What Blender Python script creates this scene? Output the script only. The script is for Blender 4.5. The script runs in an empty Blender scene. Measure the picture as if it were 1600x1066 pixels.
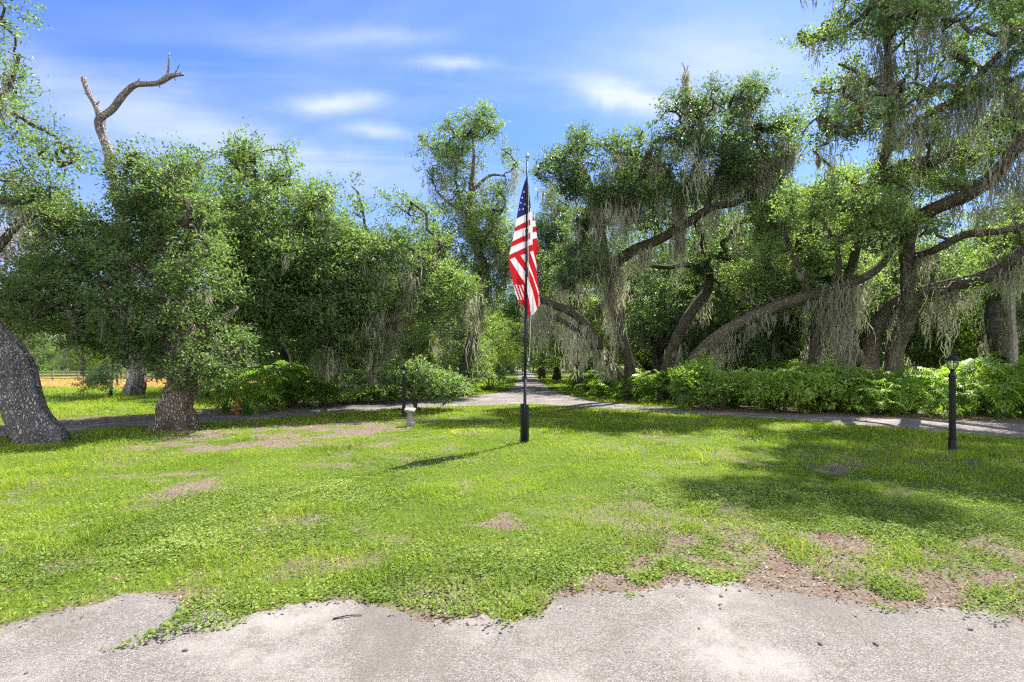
import bpy, math, random
import numpy as np
from mathutils import Vector

# ------------------------------------------------------------------ camera, sky, sun, exposure
SC = bpy.context.scene
COL = SC.collection
F = 800.0; HZ = 570.0; EYE = 1.65          # focal length and horizon of the photograph (pixels), eye height (m)

cam_d = bpy.data.cameras.new("camera"); cam = bpy.data.objects.new("camera", cam_d); COL.objects.link(cam)
cam.location = (0, 0, EYE); cam.rotation_euler = (math.radians(90), 0, 0)
cam_d.sensor_width = 36; cam_d.lens = 18; cam_d.shift_y = (HZ - 533) / 1600.0
cam_d.clip_start = 0.05; cam_d.clip_end = 3000
SC.camera = cam

SUN_EL = math.radians(56); SUN_AZ = math.atan2(0.6, 0.8)
sun_d = bpy.data.lights.new("sun", 'SUN'); sun = bpy.data.objects.new("sun", sun_d); COL.objects.link(sun)
sun_d.energy = 4.6; sun_d.angle = math.radians(0.5); sun_d.color = (1.0, 0.95, 0.86)
_d = Vector((-math.sin(SUN_AZ) * math.cos(SUN_EL), -math.cos(SUN_AZ) * math.cos(SUN_EL), -math.sin(SUN_EL)))
sun.rotation_euler = _d.to_track_quat('-Z', 'Y').to_euler(); sun.location = (20, 30, 40)

SC.view_settings.view_transform = 'Standard'; SC.view_settings.look = 'None'
SC.view_settings.gamma = 1.0; SC.view_settings.exposure = 1.75; SC.view_settings.use_curve_mapping = False
SC.cycles.use_denoising = False; SC.cycles.filter_width = 1.25; SC.cycles.max_bounces = 8; SC.cycles.diffuse_bounces = 4; SC.cycles.transmission_bounces = 6
SC.cycles.transparent_max_bounces = 8; SC.cycles.sample_clamp_indirect = 6

W = bpy.data.worlds.new("World"); SC.world = W; W.use_nodes = True


class NT:
    """small node-tree writer"""
    def __init__(s, tree): s.t = tree; s.n = tree.nodes; s.l = tree.links
    def new(s, typ, **kw):
        x = s.n.new(typ)
        for k, v in kw.items(): setattr(x, k, v)
        return x
    def link(s, a, b): s.l.new(a, b)
    def put(s, sock, v):
        if hasattr(v, 'is_output'): s.l.new(v, sock)
        elif isinstance(v, (tuple, list)) and len(v) == 3 and sock.type == 'RGBA': sock.default_value = (*v, 1)
        else: sock.default_value = v
    def m(s, op, a, b=0.0, c=None, clamp=False):
        x = s.new('ShaderNodeMath', operation=op, use_clamp=clamp)
        s.put(x.inputs[0], a); s.put(x.inputs[1], b)
        if c is not None: s.put(x.inputs[2], c)
        return x.outputs[0]
    def noise(s, vec, scale, detail=4, rough=0.55, dist=0.0):
        x = s.new('ShaderNodeTexNoise'); x.inputs['Scale'].default_value = scale; x.inputs['Detail'].default_value = detail
        x.inputs['Roughness'].default_value = rough; x.inputs['Distortion'].default_value = dist
        if vec is not None: s.link(vec, x.inputs['Vector'])
        return x.outputs[0]
    def ramp(s, fac, stops):
        x = s.new('ShaderNodeValToRGB'); e = x.color_ramp.elements
        while len(e) > len(stops): e.remove(e[-1])
        while len(e) < len(stops): e.new(0.5)
        for el, (p, c) in zip(e, stops):
            el.position = p; el.color = (*c, 1) if len(c) == 3 else c
        s.put(x.inputs[0], fac); return x.outputs[0]
    def mix(s, fac, a, b, blend='MIX'):
        x = s.new('ShaderNodeMix', data_type='RGBA', blend_type=blend)
        s.put(x.inputs[0], fac); s.put(x.inputs[6], a); s.put(x.inputs[7], b); return x.outputs[2]
    def range(s, v, a, b, c=0.0, d=1.0):
        x = s.new('ShaderNodeMapRange', interpolation_type='SMOOTHSTEP'); s.put(x.inputs[0], v)
        for i, q in zip((1, 2, 3, 4), (a, b, c, d)): x.inputs[i].default_value = q
        return x.outputs[0]


def build_world():
    t = NT(W.node_tree); t.n.clear()
    out = t.new('ShaderNodeOutputWorld'); bg = t.new('ShaderNodeBackground'); bg.inputs[1].default_value = 0.078
    sky = t.new('ShaderNodeTexSky'); sky.sky_type = 'NISHITA'; sky.sun_disc = False
    sky.sun_elevation = SUN_EL; sky.sun_rotation = SUN_AZ; sky.air_density = 1.0; sky.dust_density = 0.4; sky.ozone_density = 2.5
    tc = t.new('ShaderNodeTexCoord'); sep = t.new('ShaderNodeSeparateXYZ'); t.link(tc.outputs['Generated'], sep.inputs[0])
    x, y, z = sep.outputs
    zz = t.m('MAXIMUM', z, 0.03)
    # clouds lie on a high flat layer: direction / height
    cx = t.m('DIVIDE', x, zz); cy = t.m('DIVIDE', y, zz)
    comb = t.new('ShaderNodeCombineXYZ'); t.put(comb.inputs[0], cx); t.put(comb.inputs[1], cy)
    mp = t.new('ShaderNodeMapping'); t.link(comb.outputs[0], mp.inputs[0])
    mp.inputs['Rotation'].default_value = (0, 0, math.radians(20)); mp.inputs['Scale'].default_value = (0.55, 1.5, 1)
    n1 = t.noise(mp.outputs[0], 1.3, 6, 0.6, 0.6)
    wisp = t.range(n1, 0.42, 0.78)
    # individual soft cirrus streaks, placed by direction of view of the sky (tangent azimuth / tangent height)
    yy = t.m('MAXIMUM', y, 0.05)
    u = t.m('DIVIDE', x, yy); v = t.m('DIVIDE', z, yy)
    n2 = t.noise(tc.outputs['Generated'], 9, 5, 0.6, 0.4)
    u2 = t.m('ADD', u, t.m('MULTIPLY', t.m('SUBTRACT', n2, 0.5), 0.16)); v2 = t.m('ADD', v, t.m('MULTIPLY', t.m('SUBTRACT', n2, 0.5), 0.05))
    tot = None
    for (px, py, rx, ry, sl, a) in ((520, 163, 70, 15, -0.05, .78), (708, 97, 62, 10, 0.0, .80), (965, 145, 85, 20, .22, .85), (585, 206, 50, 11, .05, .60),
                                    (605, 58, 90, 14, .02, .3), (150, 160, 330, 60, .28, .5), (330, 220, 260, 40, .25, .3), (1160, 110, 210, 90, -.1, .62), (430, 60, 300, 30, .12, .18), (560, 270, 330, 40, .1, .28)):
        du = t.m('DIVIDE', t.m('SUBTRACT', u2, (px - 800) / F), rx / F)
        dv = t.m('DIVIDE', t.m('SUBTRACT', t.m('SUBTRACT', v2, (HZ - py) / F), t.m('MULTIPLY', t.m('SUBTRACT', u2, (px - 800) / F), -sl)), ry / F)
        r2 = t.m('ADD', t.m('MULTIPLY', du, du), t.m('MULTIPLY', dv, dv))
        g = t.m('MULTIPLY', t.m('POWER', 2.718, t.m('MULTIPLY', r2, -1.0)), a)
        tot = g if tot is None else t.m('ADD', tot, g)
    tot = t.m('MULTIPLY', tot, t.range(y, 0.05, 0.3))
    mask = t.m('ADD', t.m('MULTIPLY', tot, t.range(n1, 0.2, 0.62, .35, 1.0)), t.m('MULTIPLY', wisp, 0.22), clamp=True)
    low = t.range(z, 0.0, 0.42, 0.56, 0.0)          # whitish air close to the horizon
    mask = t.m('MAXIMUM', mask, low)
    col = t.mix(1.0, sky.outputs[0], (0.44, 0.585, 0.97), 'MULTIPLY')
    res = t.mix(mask, col, (3.3, 3.7, 4.4))
    # unseen bright white cloud, added behind the camera as frontal fill light
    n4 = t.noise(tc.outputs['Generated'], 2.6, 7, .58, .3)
    fill_cloud = t.m('MULTIPLY', t.m('MULTIPLY', t.range(y, .12, -.25), t.range(z, .85, .45)), t.range(n4, .36, .56))
    res = t.mix(fill_cloud, res, (11.2, 11.3, 11.4))
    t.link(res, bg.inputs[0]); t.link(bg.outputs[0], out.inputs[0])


build_world()

# ------------------------------------------------------------------ helpers
rng = np.random.default_rng(7)


def P(px, py, Y):
    return np.array([(px - 800.0) * Y / F, Y, EYE - (py - HZ) * Y / F])


def G(px, py):
    Y = EYE * F / (py - HZ); return np.array([(px - 800.0) * Y / F, Y, 0.0])


class Noise2:
    def __init__(s, seed): s.g = np.random.default_rng(seed).random((256, 256))
    def raw(s, x, y):
        xi = np.floor(x).astype(int); yi = np.floor(y).astype(int); fx = x - xi; fy = y - yi
        fx = fx * fx * (3 - 2 * fx); fy = fy * fy * (3 - 2 * fy); g = s.g
        a = g[xi % 256, yi % 256]; b = g[(xi + 1) % 256, yi % 256]; c = g[xi % 256, (yi + 1) % 256]; d = g[(xi + 1) % 256, (yi + 1) % 256]
        return (a * (1 - fx) + b * fx) * (1 - fy) + (c * (1 - fx) + d * fx) * fy
    def __call__(s, x, y, sc=1.0, oct=3):
        t = 0; a = 1; n = 0
        for k in range(oct):
            t = t + a * s.raw(x * sc + 17.3 * k, y * sc + 5.1 * k); n += a; a *= .5; sc *= 2.1
        return t / n


N1, N2, N3 = Noise2(1), Noise2(2), Noise2(3)


def unit(v): return v / np.maximum(np.linalg.norm(v, axis=-1, keepdims=True), 1e-9)


def mesh_obj(name, V, Fc, mat, parent=None, base=(0, 0, 0), attrs=None, smooth=False):
    """V (n,3) world coordinates, Fc list of integer arrays (m,3) or (m,4); stored relative to base"""
    me = bpy.data.meshes.new(name)
    V = np.asarray(V, dtype=np.float64) - np.asarray(base, dtype=np.float64)
    if not isinstance(Fc, list): Fc = [Fc]
    Fc = [np.asarray(f, dtype=np.int32) for f in Fc if len(f)]
    loops = np.concatenate([f.ravel() for f in Fc]); tot = np.concatenate([np.full(len(f), f.shape[1], dtype=np.int32) for f in Fc])
    start = np.concatenate(([0], np.cumsum(tot)[:-1])).astype(np.int32)
    me.vertices.add(len(V)); me.vertices.foreach_set('co', V.astype(np.float32).ravel())
    me.loops.add(len(loops)); me.loops.foreach_set('vertex_index', loops)
    me.polygons.add(len(tot)); me.polygons.foreach_set('loop_start', start)
    me.polygons.foreach_set('use_smooth', np.full(len(tot), bool(smooth)))
    for k, (dom, arr) in (attrs or {}).items():
        arr = np.asarray(arr, dtype=np.float32)
        if arr.ndim == 1:
            a = me.attributes.new(k, 'FLOAT', dom); a.data.foreach_set('value', arr)
        else:
            a = me.attributes.new(k, 'FLOAT_COLOR', dom); a.data.foreach_set('color', arr.ravel())
    me.update(calc_edges=True)
    if mat is not None: me.materials.append(mat)
    o = bpy.data.objects.new(name, me); COL.objects.link(o)
    if parent is not None: o.parent = parent
    else: o.location = Vector(base)
    return o


def tag(o, label=None, cat=None, group=None, kind=None):
    if label: o['label'] = label
    if cat: o['category'] = cat
    if group: o['group'] = group
    if kind: o['kind'] = kind
    return o


def root(name, base, label, cat, group=None):
    o = bpy.data.objects.new(name, None); COL.objects.link(o); o.location = Vector(base); o.empty_display_size = 0.2
    return tag(o, label, cat, group)


def copy_tree(o, parent=None):
    c = o.copy(); COL.objects.link(c)
    if parent is not None: c.parent = parent
    for ch in o.children: copy_tree(ch, c)
    return c


def catmull(pts, step):
    pts = np.asarray(pts, float)
    if len(pts) < 3:
        n = max(2, int(np.linalg.norm(pts[-1, :3] - pts[0, :3]) / step) + 1)
        return pts[0] + (pts[-1] - pts[0]) * np.linspace(0, 1, n)[:, None]
    ext = np.vstack([2 * pts[0] - pts[1], pts, 2 * pts[-1] - pts[-2]]); out = []
    for i in range(1, len(ext) - 2):
        p0, p1, p2, p3 = ext[i - 1:i + 3]
        n = max(2, int(np.linalg.norm(p2[:3] - p1[:3]) / step) + 1)
        t = np.linspace(0, 1, n, endpoint=False)[:, None]
        out.append(0.5 * ((2 * p1) + (-p0 + p2) * t + (2 * p0 - 5 * p1 + 4 * p2 - p3) * t ** 2 + (-p0 + 3 * p1 - 3 * p2 + p3) * t ** 3))
    out.append(pts[-1:]); return np.vstack(out)


def frames(p):
    T = np.gradient(p, axis=0); T = unit(T)
    a = np.array([0, 0, 1.0]) if abs(T[0, 2]) < 0.9 else np.array([1.0, 0, 0])
    Nn = np.zeros_like(p); n = a - T[0] * (a @ T[0]); n /= np.linalg.norm(n)
    for i in range(len(p)):
        n = n - T[i] * (n @ T[i]); n /= max(np.linalg.norm(n), 1e-9); Nn[i] = n
    return T, Nn, np.cross(T, Nn)


def tube(p, r, sides=8, rough=0.0, lobes=None, caps=True, seed=0):
    """p (n,3), r (n,); returns V, [F4, F3]"""
    p = np.asarray(p, float); r = np.asarray(r, float); n = len(p)
    T, A, B = frames(p); th = np.linspace(0, 2 * np.pi, sides, endpoint=False)
    R = np.repeat(r[:, None], sides, 1)
    if rough > 0:
        s = np.concatenate(([0], np.cumsum(np.linalg.norm(np.diff(p, axis=0), axis=1))))
        u = np.cos(th)[None, :] * 1.6 + s[:, None] * .45 + seed * 7.7; v = np.sin(th)[None, :] * 1.6 + s[:, None] * .3 + seed * 3.3
        R = R * (1 + rough * 2 * (N3(u, v, 1.0, 3) - .5)) * (1 + rough * .8 * (N2(u * 3 + 11, v * 3, 1.0, 2) - .5))
    if lobes is not None:
        R = R * (1 + lobes(th[None, :], np.arange(n)[:, None]))
    V = p[:, None, :] + R[:, :, None] * (np.cos(th)[None, :, None] * A[:, None, :] + np.sin(th)[None, :, None] * B[:, None, :])
    V = V.reshape(-1, 3)
    i = np.arange(n - 1)[:, None] * sides; j = np.arange(sides)[None, :]; k = (j + 1) % sides
    F4 = np.stack([i + j, i + k, i + sides + k, i + sides + j], -1).reshape(-1, 4)
    F3 = np.zeros((0, 3), int)
    if caps:
        V = np.vstack([V, p[:1], p[-1:]]); c0, c1 = n * sides, n * sides + 1; j = np.arange(sides); k = (j + 1) % sides
        F3 = np.vstack([np.stack([np.full(sides, c0), k, j], -1), np.stack([np.full(sides, c1), (n - 1) * sides + j, (n - 1) * sides + k], -1)])
    return V, [F4, F3]


class MB:
    """collects several shapes of ONE part"""
    def __init__(s): s.V = []; s.F = {3: [], 4: []}; s.n = 0
    def add(s, V, Fc):
        V = np.asarray(V, float)
        for f in (Fc if isinstance(Fc, list) else [Fc]):
            f = np.asarray(f)
            if len(f): s.F[f.shape[1]].append(f + s.n)
        s.V.append(V); s.n += len(V); return s
    def tube(s, p, r, sides=8, **k): return s.add(*tube(p, r, sides, **k))
    def cyl(s, a, b, r0, r1=None, sides=12):
        return s.add(*tube(np.array([a, b], float), np.array([r0, r0 if r1 is None else r1]), sides))
    def box(s, c, d, rot=None):
        c = np.array(c, float); q = np.array([[x, y, z] for x in (-1, 1) for y in (-1, 1) for z in (-1, 1)], float) * np.array(d) / 2
        if rot is not None: q = q @ np.asarray(rot).T
        return s.add(q + c, np.array([[0, 1, 3, 2], [4, 6, 7, 5], [0, 4, 5, 1], [2, 3, 7, 6], [0, 2, 6, 4], [1, 5, 7, 3]]))
    def lathe(s, prof, c=(0, 0, 0), sides=24, lobes=None):
        prof = np.array(prof, float); th = np.linspace(0, 2 * np.pi, sides, endpoint=False)
        R = prof[:, 0:1] * np.ones((1, sides))
        if lobes is not None: R = R * lobes(th[None, :])
        V = np.stack([R * np.cos(th), R * np.sin(th), np.repeat(prof[:, 1:2], sides, 1)], -1).reshape(-1, 3) + np.array(c)
        n = len(prof); i = np.arange(n - 1)[:, None] * sides; j = np.arange(sides)[None, :]; k = (j + 1) % sides
        return s.add(V, np.stack([i + j, i + k, i + sides + k, i + sides + j], -1).reshape(-1, 4))
    def build(s, name, mat, parent=None, base=(0, 0, 0), smooth=False, attrs=None):
        V = np.vstack(s.V); Fc = [np.vstack(s.F[k]) for k in (4, 3) if s.F[k]]
        return mesh_obj(name, V, Fc, mat, parent, base, attrs, smooth)


def leaf_quads(p, ax, nr, L, Wd, fold=0.18, mid=.45):
    """one folded diamond per leaf: V (4n,3), F (n,4)"""
    ax = unit(ax); sd = unit(np.cross(ax, nr)); n2 = np.cross(sd, ax)
    L = np.asarray(L)[:, None]; Wd = np.asarray(Wd)[:, None]
    m = p + ax * L * mid + n2 * Wd * fold
    V = np.stack([p, m + sd * Wd * .5, p + ax * L - n2 * L * .06, m - sd * Wd * .5], 1).reshape(-1, 3)
    return V, np.arange(len(V)).reshape(-1, 4)


def prisms(a, b, r0, r1):
    """many thin 3-sided straight twigs"""
    t = unit(b - a); ref = np.where(np.abs(t[:, 2:3]) < .9, np.array([[0, 0, 1.0]]), np.array([[1.0, 0, 0]]))
    A = unit(np.cross(t, ref)); B = np.cross(t, A); V = []
    for (q, r) in ((a, r0), (b, r1)):
        for k in range(3):
            V.append(q + (A * math.cos(k * 2.094) + B * math.sin(k * 2.094)) * np.reshape(r, (-1, 1)))
    V = np.stack(V, 1); n = len(a); o = np.arange(n)[:, None] * 6
    Fc = np.concatenate([o + np.array([[0, 1, 4, 3]]), o + np.array([[1, 2, 5, 4]]), o + np.array([[2, 0, 3, 5]])])
    return V.reshape(-1, 3), Fc


# ------------------------------------------------------------------ materials
def new_mat(name):
    m = bpy.data.materials.new(name); m.use_nodes = True; t = NT(m.node_tree); t.n.clear()
    out = t.new('ShaderNodeOutputMaterial'); return m, t, out


def bsdf(t, col, rough=0.6, spec=0.4, metal=0.0, normal=None):
    b = t.new('ShaderNodeBsdfPrincipled'); t.put(b.inputs['Base Color'], col); t.put(b.inputs['Roughness'], rough)
    b.inputs['Specular IOR Level'].default_value = spec; b.inputs['Metallic'].default_value = metal
    if normal is not None: t.link(normal, b.inputs['Normal'])
    return b.outputs[0]


def bump(t, h, strength=.5, dist=.05):
    b = t.new('ShaderNodeBump'); b.inputs['Strength'].default_value = strength; b.inputs['Distance'].default_value = dist
    t.link(h, b.inputs['Height']); return b.outputs[0]


def leaf_mat(name, stops, trans, tfac=.4, rough=.5, spec=.22):
    m, t, out = new_mat(name)
    a = t.new('ShaderNodeAttribute'); a.attribute_name = 'rnd'
    oi = t.new('ShaderNodeObjectInfo')
    tc = t.new('ShaderNodeTexCoord')
    big = t.noise(tc.outputs['Object'], 0.55, 3)
    f = t.m('ADD', t.m('MULTIPLY', a.outputs['Fac'], .72), t.m('MULTIPLY', t.range(big, .3, .7), .28))
    f = t.m('ADD', f, t.m('MULTIPLY', t.m('SUBTRACT', oi.outputs['Random'], .5), .30), clamp=True)
    col = t.ramp(f, stops)
    s = bsdf(t, col, rough, spec)
    tr = t.new('ShaderNodeBsdfTranslucent'); t.put(tr.inputs[0], t.mix(1.0, col, trans, 'MULTIPLY'))
    mx = t.new('ShaderNodeMixShader'); mx.inputs[0].default_value = tfac; t.link(s, mx.inputs[1]); t.link(tr.outputs[0], mx.inputs[2])
    t.link(mx.outputs[0], out.inputs[0]); return m


M = {}
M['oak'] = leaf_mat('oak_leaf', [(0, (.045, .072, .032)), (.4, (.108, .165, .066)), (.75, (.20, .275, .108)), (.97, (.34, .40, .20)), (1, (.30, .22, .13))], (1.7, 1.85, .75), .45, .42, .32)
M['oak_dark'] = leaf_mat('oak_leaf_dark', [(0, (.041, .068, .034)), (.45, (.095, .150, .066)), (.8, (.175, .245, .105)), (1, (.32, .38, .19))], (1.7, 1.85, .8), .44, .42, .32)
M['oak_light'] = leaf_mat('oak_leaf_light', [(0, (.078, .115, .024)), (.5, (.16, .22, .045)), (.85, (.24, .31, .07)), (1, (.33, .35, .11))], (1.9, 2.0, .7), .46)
M['shrub'] = leaf_mat('shrub_leaf', [(0, (.062, .115, .026)), (.5, (.15, .24, .048)), (.85, (.23, .32, .07)), (1, (.31, .38, .10))], (1.9, 2.1, .7), .4)
M['philo'] = leaf_mat('philodendron_leaf', [(0, (.070, .125, .026)), (.5, (.16, .255, .048)), (.85, (.245, .345, .07)), (1, (.32, .39, .10))], (1.9, 2.1, .6), .46, .45, .25)
M['fern'] = leaf_mat('fern_leaf', [(0, (.03, .06, .02)), (.6, (.06, .11, .03)), (1, (.10, .14, .05))], (1.8, 1.9, .8), .35)
M['grass'] = leaf_mat('grass_blade', [(0, (.075, .130, .012)), (.35, (.165, .265, .016)), (.7, (.262, .345, .026)), (.9, (.38, .38, .09)), (1, (.42, .31, .15))], (1.5, 1.55, .8), .38, .6, .12)
M['clover'] = leaf_mat('creeping_leaf', [(0, (.060, .095, .022)), (.45, (.162, .232, .042)), (.8, (.285, .348, .090)), (1, (.42, .42, .20))], (1.4, 1.45, .9), .3, .6, .15)
M['dry_grass'] = leaf_mat('dry_grass', [(0, (.32, .25, .10)), (.5, (.50, .30, .10)), (1, (.58, .40, .2))], (1.3, 1.1, .8), .3, .7, .2)
M['litter'] = leaf_mat('dead_leaf', [(0, (.10, .055, .035)), (.4, (.22, .12, .075)), (.75, (.36, .25, .17)), (.95, (.50, .40, .32)), (1, (.42, .14, .04))], (1, .9, .8), .1, .7, .3)
M['moss'] = leaf_mat('spanish_moss', [(0, (.15, .16, .120)), (.5, (.31, .315, .24)), (1, (.50, .49, .39))], (1.2, 1.2, .9), .42, .85, .1)
M['dry_moss'] = leaf_mat('dry_twig_moss', [(0, (.27, .22, .19)), (.5, (.40, .33, .29)), (1, (.5, .43, .38))], (1.1, 1.0, .95), .3, .9, .1)


def bark_mat(name, dark, mid, pale, lichen=.3, scale=9.0, green=0.0):
    m, t, out = new_mat(name); tc = t.new('ShaderNodeTexCoord'); v = tc.outputs['Object']
    mp = t.new('ShaderNodeMapping'); t.link(v, mp.inputs[0]); mp.inputs['Scale'].default_value = (1, 1, .38)
    vo = t.new('ShaderNodeTexVoronoi', feature='DISTANCE_TO_EDGE'); vo.inputs['Scale'].default_value = scale * 2.6
    wob = t.new('ShaderNodeVectorMath', operation='ADD'); t.link(mp.outputs[0], wob.inputs[0])
    nz = t.new('ShaderNodeTexNoise'); nz.inputs['Scale'].default_value = scale; t.link(v, nz.inputs['Vector'])
    sc = t.new('ShaderNodeVectorMath', operation='SCALE'); t.link(nz.outputs[1], sc.inputs[0]); sc.inputs[3].default_value = .13
    t.link(sc.outputs[0], wob.inputs[1]); t.link(wob.outputs[0], vo.inputs['Vector'])
    crack = t.range(vo.outputs[0], 0.0, .34)
    fine = t.noise(mp.outputs[0], scale * 4.5, 5, .65)
    h = t.m('ADD', crack, t.m('MULTIPLY', fine, .7))
    col = t.ramp(t.m('MULTIPLY', h, .6), [(.12, dark), (.5, mid), (.95, pale)])
    li = t.noise(v, 5.5, 5, .7)
    col = t.mix(t.m('MULTIPLY', t.range(li, .56, .66), lichen), col, (.46, .46, .42))
    dk = t.noise(v, 1.3, 4, .6)
    col = t.mix(t.m('MULTIPLY', t.range(dk, .5, .68), .55), col, (dark[0] * .7, dark[1] * .7, dark[2] * .7))
    if green > 0:
        gn = t.noise(v, 2.2, 5, .65); col = t.mix(t.m('MULTIPLY', t.range(gn, .48, .62), green), col, (.075, .10, .035))
    t.link(bsdf(t, col, .92, .15, normal=bump(t, h, .9, .045)), out.inputs[0]); return m


M['bark'] = bark_mat('oak_bark', (.055, .046, .037), (.18, .15, .122), (.38, .335, .285), .35, 9, .25)
M['bark_grey'] = bark_mat('grey_oak_bark', (.05, .045, .042), (.21, .193, .182), (.52, .49, .465), .6, 8.5, .0)
M['bark_dark'] = bark_mat('dark_mossy_bark', (.035, .029, .023), (.115, .096, .073), (.27, .23, .18), .2, 9, .45)
M['bark_brown'] = bark_mat('brown_ridged_bark', (.05, .037, .030), (.20, .157, .13), (.46, .39, .335), .4, 7, .1)
M['bark_pale'] = bark_mat('pale_trunk_bark', (.20, .18, .15), (.36, .33, .29), (.50, .47, .42), .4, 6)
M['dead_wood'] = bark_mat('dead_wood', (.07, .055, .05), (.26, .22, .20), (.55, .50, .47), .75, 5)


def simple(name, col, rough=.5, spec=.4, metal=0., nz=None):
    m, t, out = new_mat(name); tc = t.new('ShaderNodeTexCoord')
    n = t.noise(tc.outputs['Object'], nz or 25, 5, .6)
    c = t.mix(n, tuple(x * .72 for x in col), tuple(min(1, x * 1.25) for x in col))
    t.link(bsdf(t, c, t.range(n, .2, .8, rough * .8, min(1, rough * 1.2)), spec, metal, bump(t, n, .15, .01)), out.inputs[0]); return m


M['black'] = simple('black_painted_metal', (.006, .006, .007), .45, .3)
M['black_dull'] = simple('black_dull_pole', (.010, .010, .012), .55, .3)
M['steel'] = simple('grey_metal', (.35, .36, .37), .35, .5, .8)
M['bulb'] = simple('frosted_bulb', (.75, .72, .60), .3, .5)
M['rope'] = simple('rope', (.55, .55, .52), .9, .1)
M['concrete'] = simple('weathered_concrete', (.21, .20, .185), .9, .2, 0, 18)
M['wood_fence'] = simple('weathered_fence_wood', (.19, .17, .15), .9, .1)
M['stone'] = simple('loose_stone', (.12, .105, .095), .9, .2)


def glass_mat():
    m, t, out = new_mat('lantern_glass'); g = t.new('ShaderNodeBsdfGlass'); g.inputs['Roughness'].default_value = .05; g.inputs['IOR'].default_value = 1.2
    g.inputs[0].default_value = (.96, .97, .95, 1); tr = t.new('ShaderNodeBsdfTransparent'); mx = t.new('ShaderNodeMixShader'); mx.inputs[0].default_value = .6
    t.link(g.outputs[0], mx.inputs[1]); t.link(tr.outputs[0], mx.inputs[2]); t.link(mx.outputs[0], out.inputs[0]); return m


M['glass'] = glass_mat()


def flag_mat():
    m, t, out = new_mat('flag_cloth'); a = t.new('ShaderNodeAttribute'); a.attribute_name = 'dye'
    tc = t.new('ShaderNodeTexCoord'); n = t.noise(tc.outputs['Object'], 220, 2)
    s = bsdf(t, a.outputs['Color'], .6, .3, normal=bump(t, n, .1, .002)); tr = t.new('ShaderNodeBsdfTranslucent'); t.link(a.outputs['Color'], tr.inputs[0])
    mx = t.new('ShaderNodeMixShader'); mx.inputs[0].default_value = .35; t.link(s, mx.inputs[1]); t.link(tr.outputs[0], mx.inputs[2]); t.link(mx.outputs[0], out.inputs[0]); return m


M['flag'] = flag_mat()


def ground_mat():
    m, t, out = new_mat('lawn_soil'); tc = t.new('ShaderNodeTexCoord'); v = tc.outputs['Object']
    a = t.new('ShaderNodeAttribute'); a.attribute_name = 'bare'; b = t.new('ShaderNodeAttribute'); b.attribute_name = 'dry'
    n = t.noise(v, 3.0, 6, .65); f = t.noise(v, 38, 6, .7); g = t.noise(v, .5, 4)
    soil = t.ramp(f, [(.25, (.055, .042, .032)), (.5, (.135, .106, .083)), (.75, (.27, .225, .185))])
    soil = t.mix(t.m('MULTIPLY', t.range(n, .5, .7), .6), soil, (.105, .062, .045))
    turf = t.ramp(t.m('ADD', t.m('MULTIPLY', f, .6), t.m('MULTIPLY', g, .4)), [(.25, (.026, .042, .008)), (.5, (.075, .110, .014)), (.75, (.15, .175, .035))])
    k = t.range(t.m('ADD', a.outputs['Fac'], t.m('MULTIPLY', t.m('SUBTRACT', n, .5), .8)), .18, .78)
    col = t.mix(k, turf, soil)
    straw = t.ramp(f, [(.25, (.36, .24, .09)), (.6, (.55, .33, .12)), (.8, (.60, .45, .25))])
    col = t.mix(b.outputs['Fac'], col, straw)
    t.link(bsdf(t, col, .95, .1, normal=bump(t, f, .7, .03)), out.inputs[0]); return m


def asphalt_mat(name, tint, scale=1.0, dirt=.5):
    m, t, out = new_mat(name); tc = t.new('ShaderNodeTexCoord'); v = tc.outputs['Object']
    vo = t.new('ShaderNodeTexVoronoi'); vo.inputs['Scale'].default_value = 165 * scale; t.link(v, vo.inputs['Vector'])
    sx = t.new('ShaderNodeSeparateColor'); t.link(vo.outputs['Color'], sx.inputs[0])
    peb = t.ramp(sx.outputs[0], [(0, (.11, .098, .090)), (.3, (.20, .182, .168)), (.72, (.30, .276, .257)), (.93, (.39, .365, .345)), (1, (.50, .475, .45))])
    gap = t.range(vo.outputs['Distance'], .25, .62)
    col = t.mix(t.m('MULTIPLY', gap, .4), peb, (.10, .087, .08))
    f = t.noise(v, 60 * scale, 5, .7); col = t.mix(t.range(f, .55, .72), col, (.095, .082, .076))
    b = t.noise(v, 1.1, 5, .6); d = t.noise(v, .6, 6, .62, 1.0)
    col = t.mix(t.m('MULTIPLY', t.range(b, .46, .68), .7), col, (.37, .347, .326))
    col = t.mix(t.m('MULTIPLY', t.range(d, .47, .62), dirt), col, (.15, .130, .115))
    e = t.noise(v, 5.5, 5, .7); col = t.mix(t.m('MULTIPLY', t.range(e, .52, .70), .5), col, (.135, .115, .10))
    col = t.mix(1.0, col, tint, 'MULTIPLY')
    h = t.m('SUBTRACT', f, t.m('MULTIPLY', gap, .6))
    t.link(bsdf(t, col, .9, .2, normal=bump(t, h, .6, .012)), out.inputs[0]); return m


M['ground'] = ground_mat()
M['asphalt'] = asphalt_mat('old_asphalt', (.80, .792, .78), 1.0, .65)
M['drive'] = asphalt_mat('driveway_surface', (.78, .765, .75), .7, .6)

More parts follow.
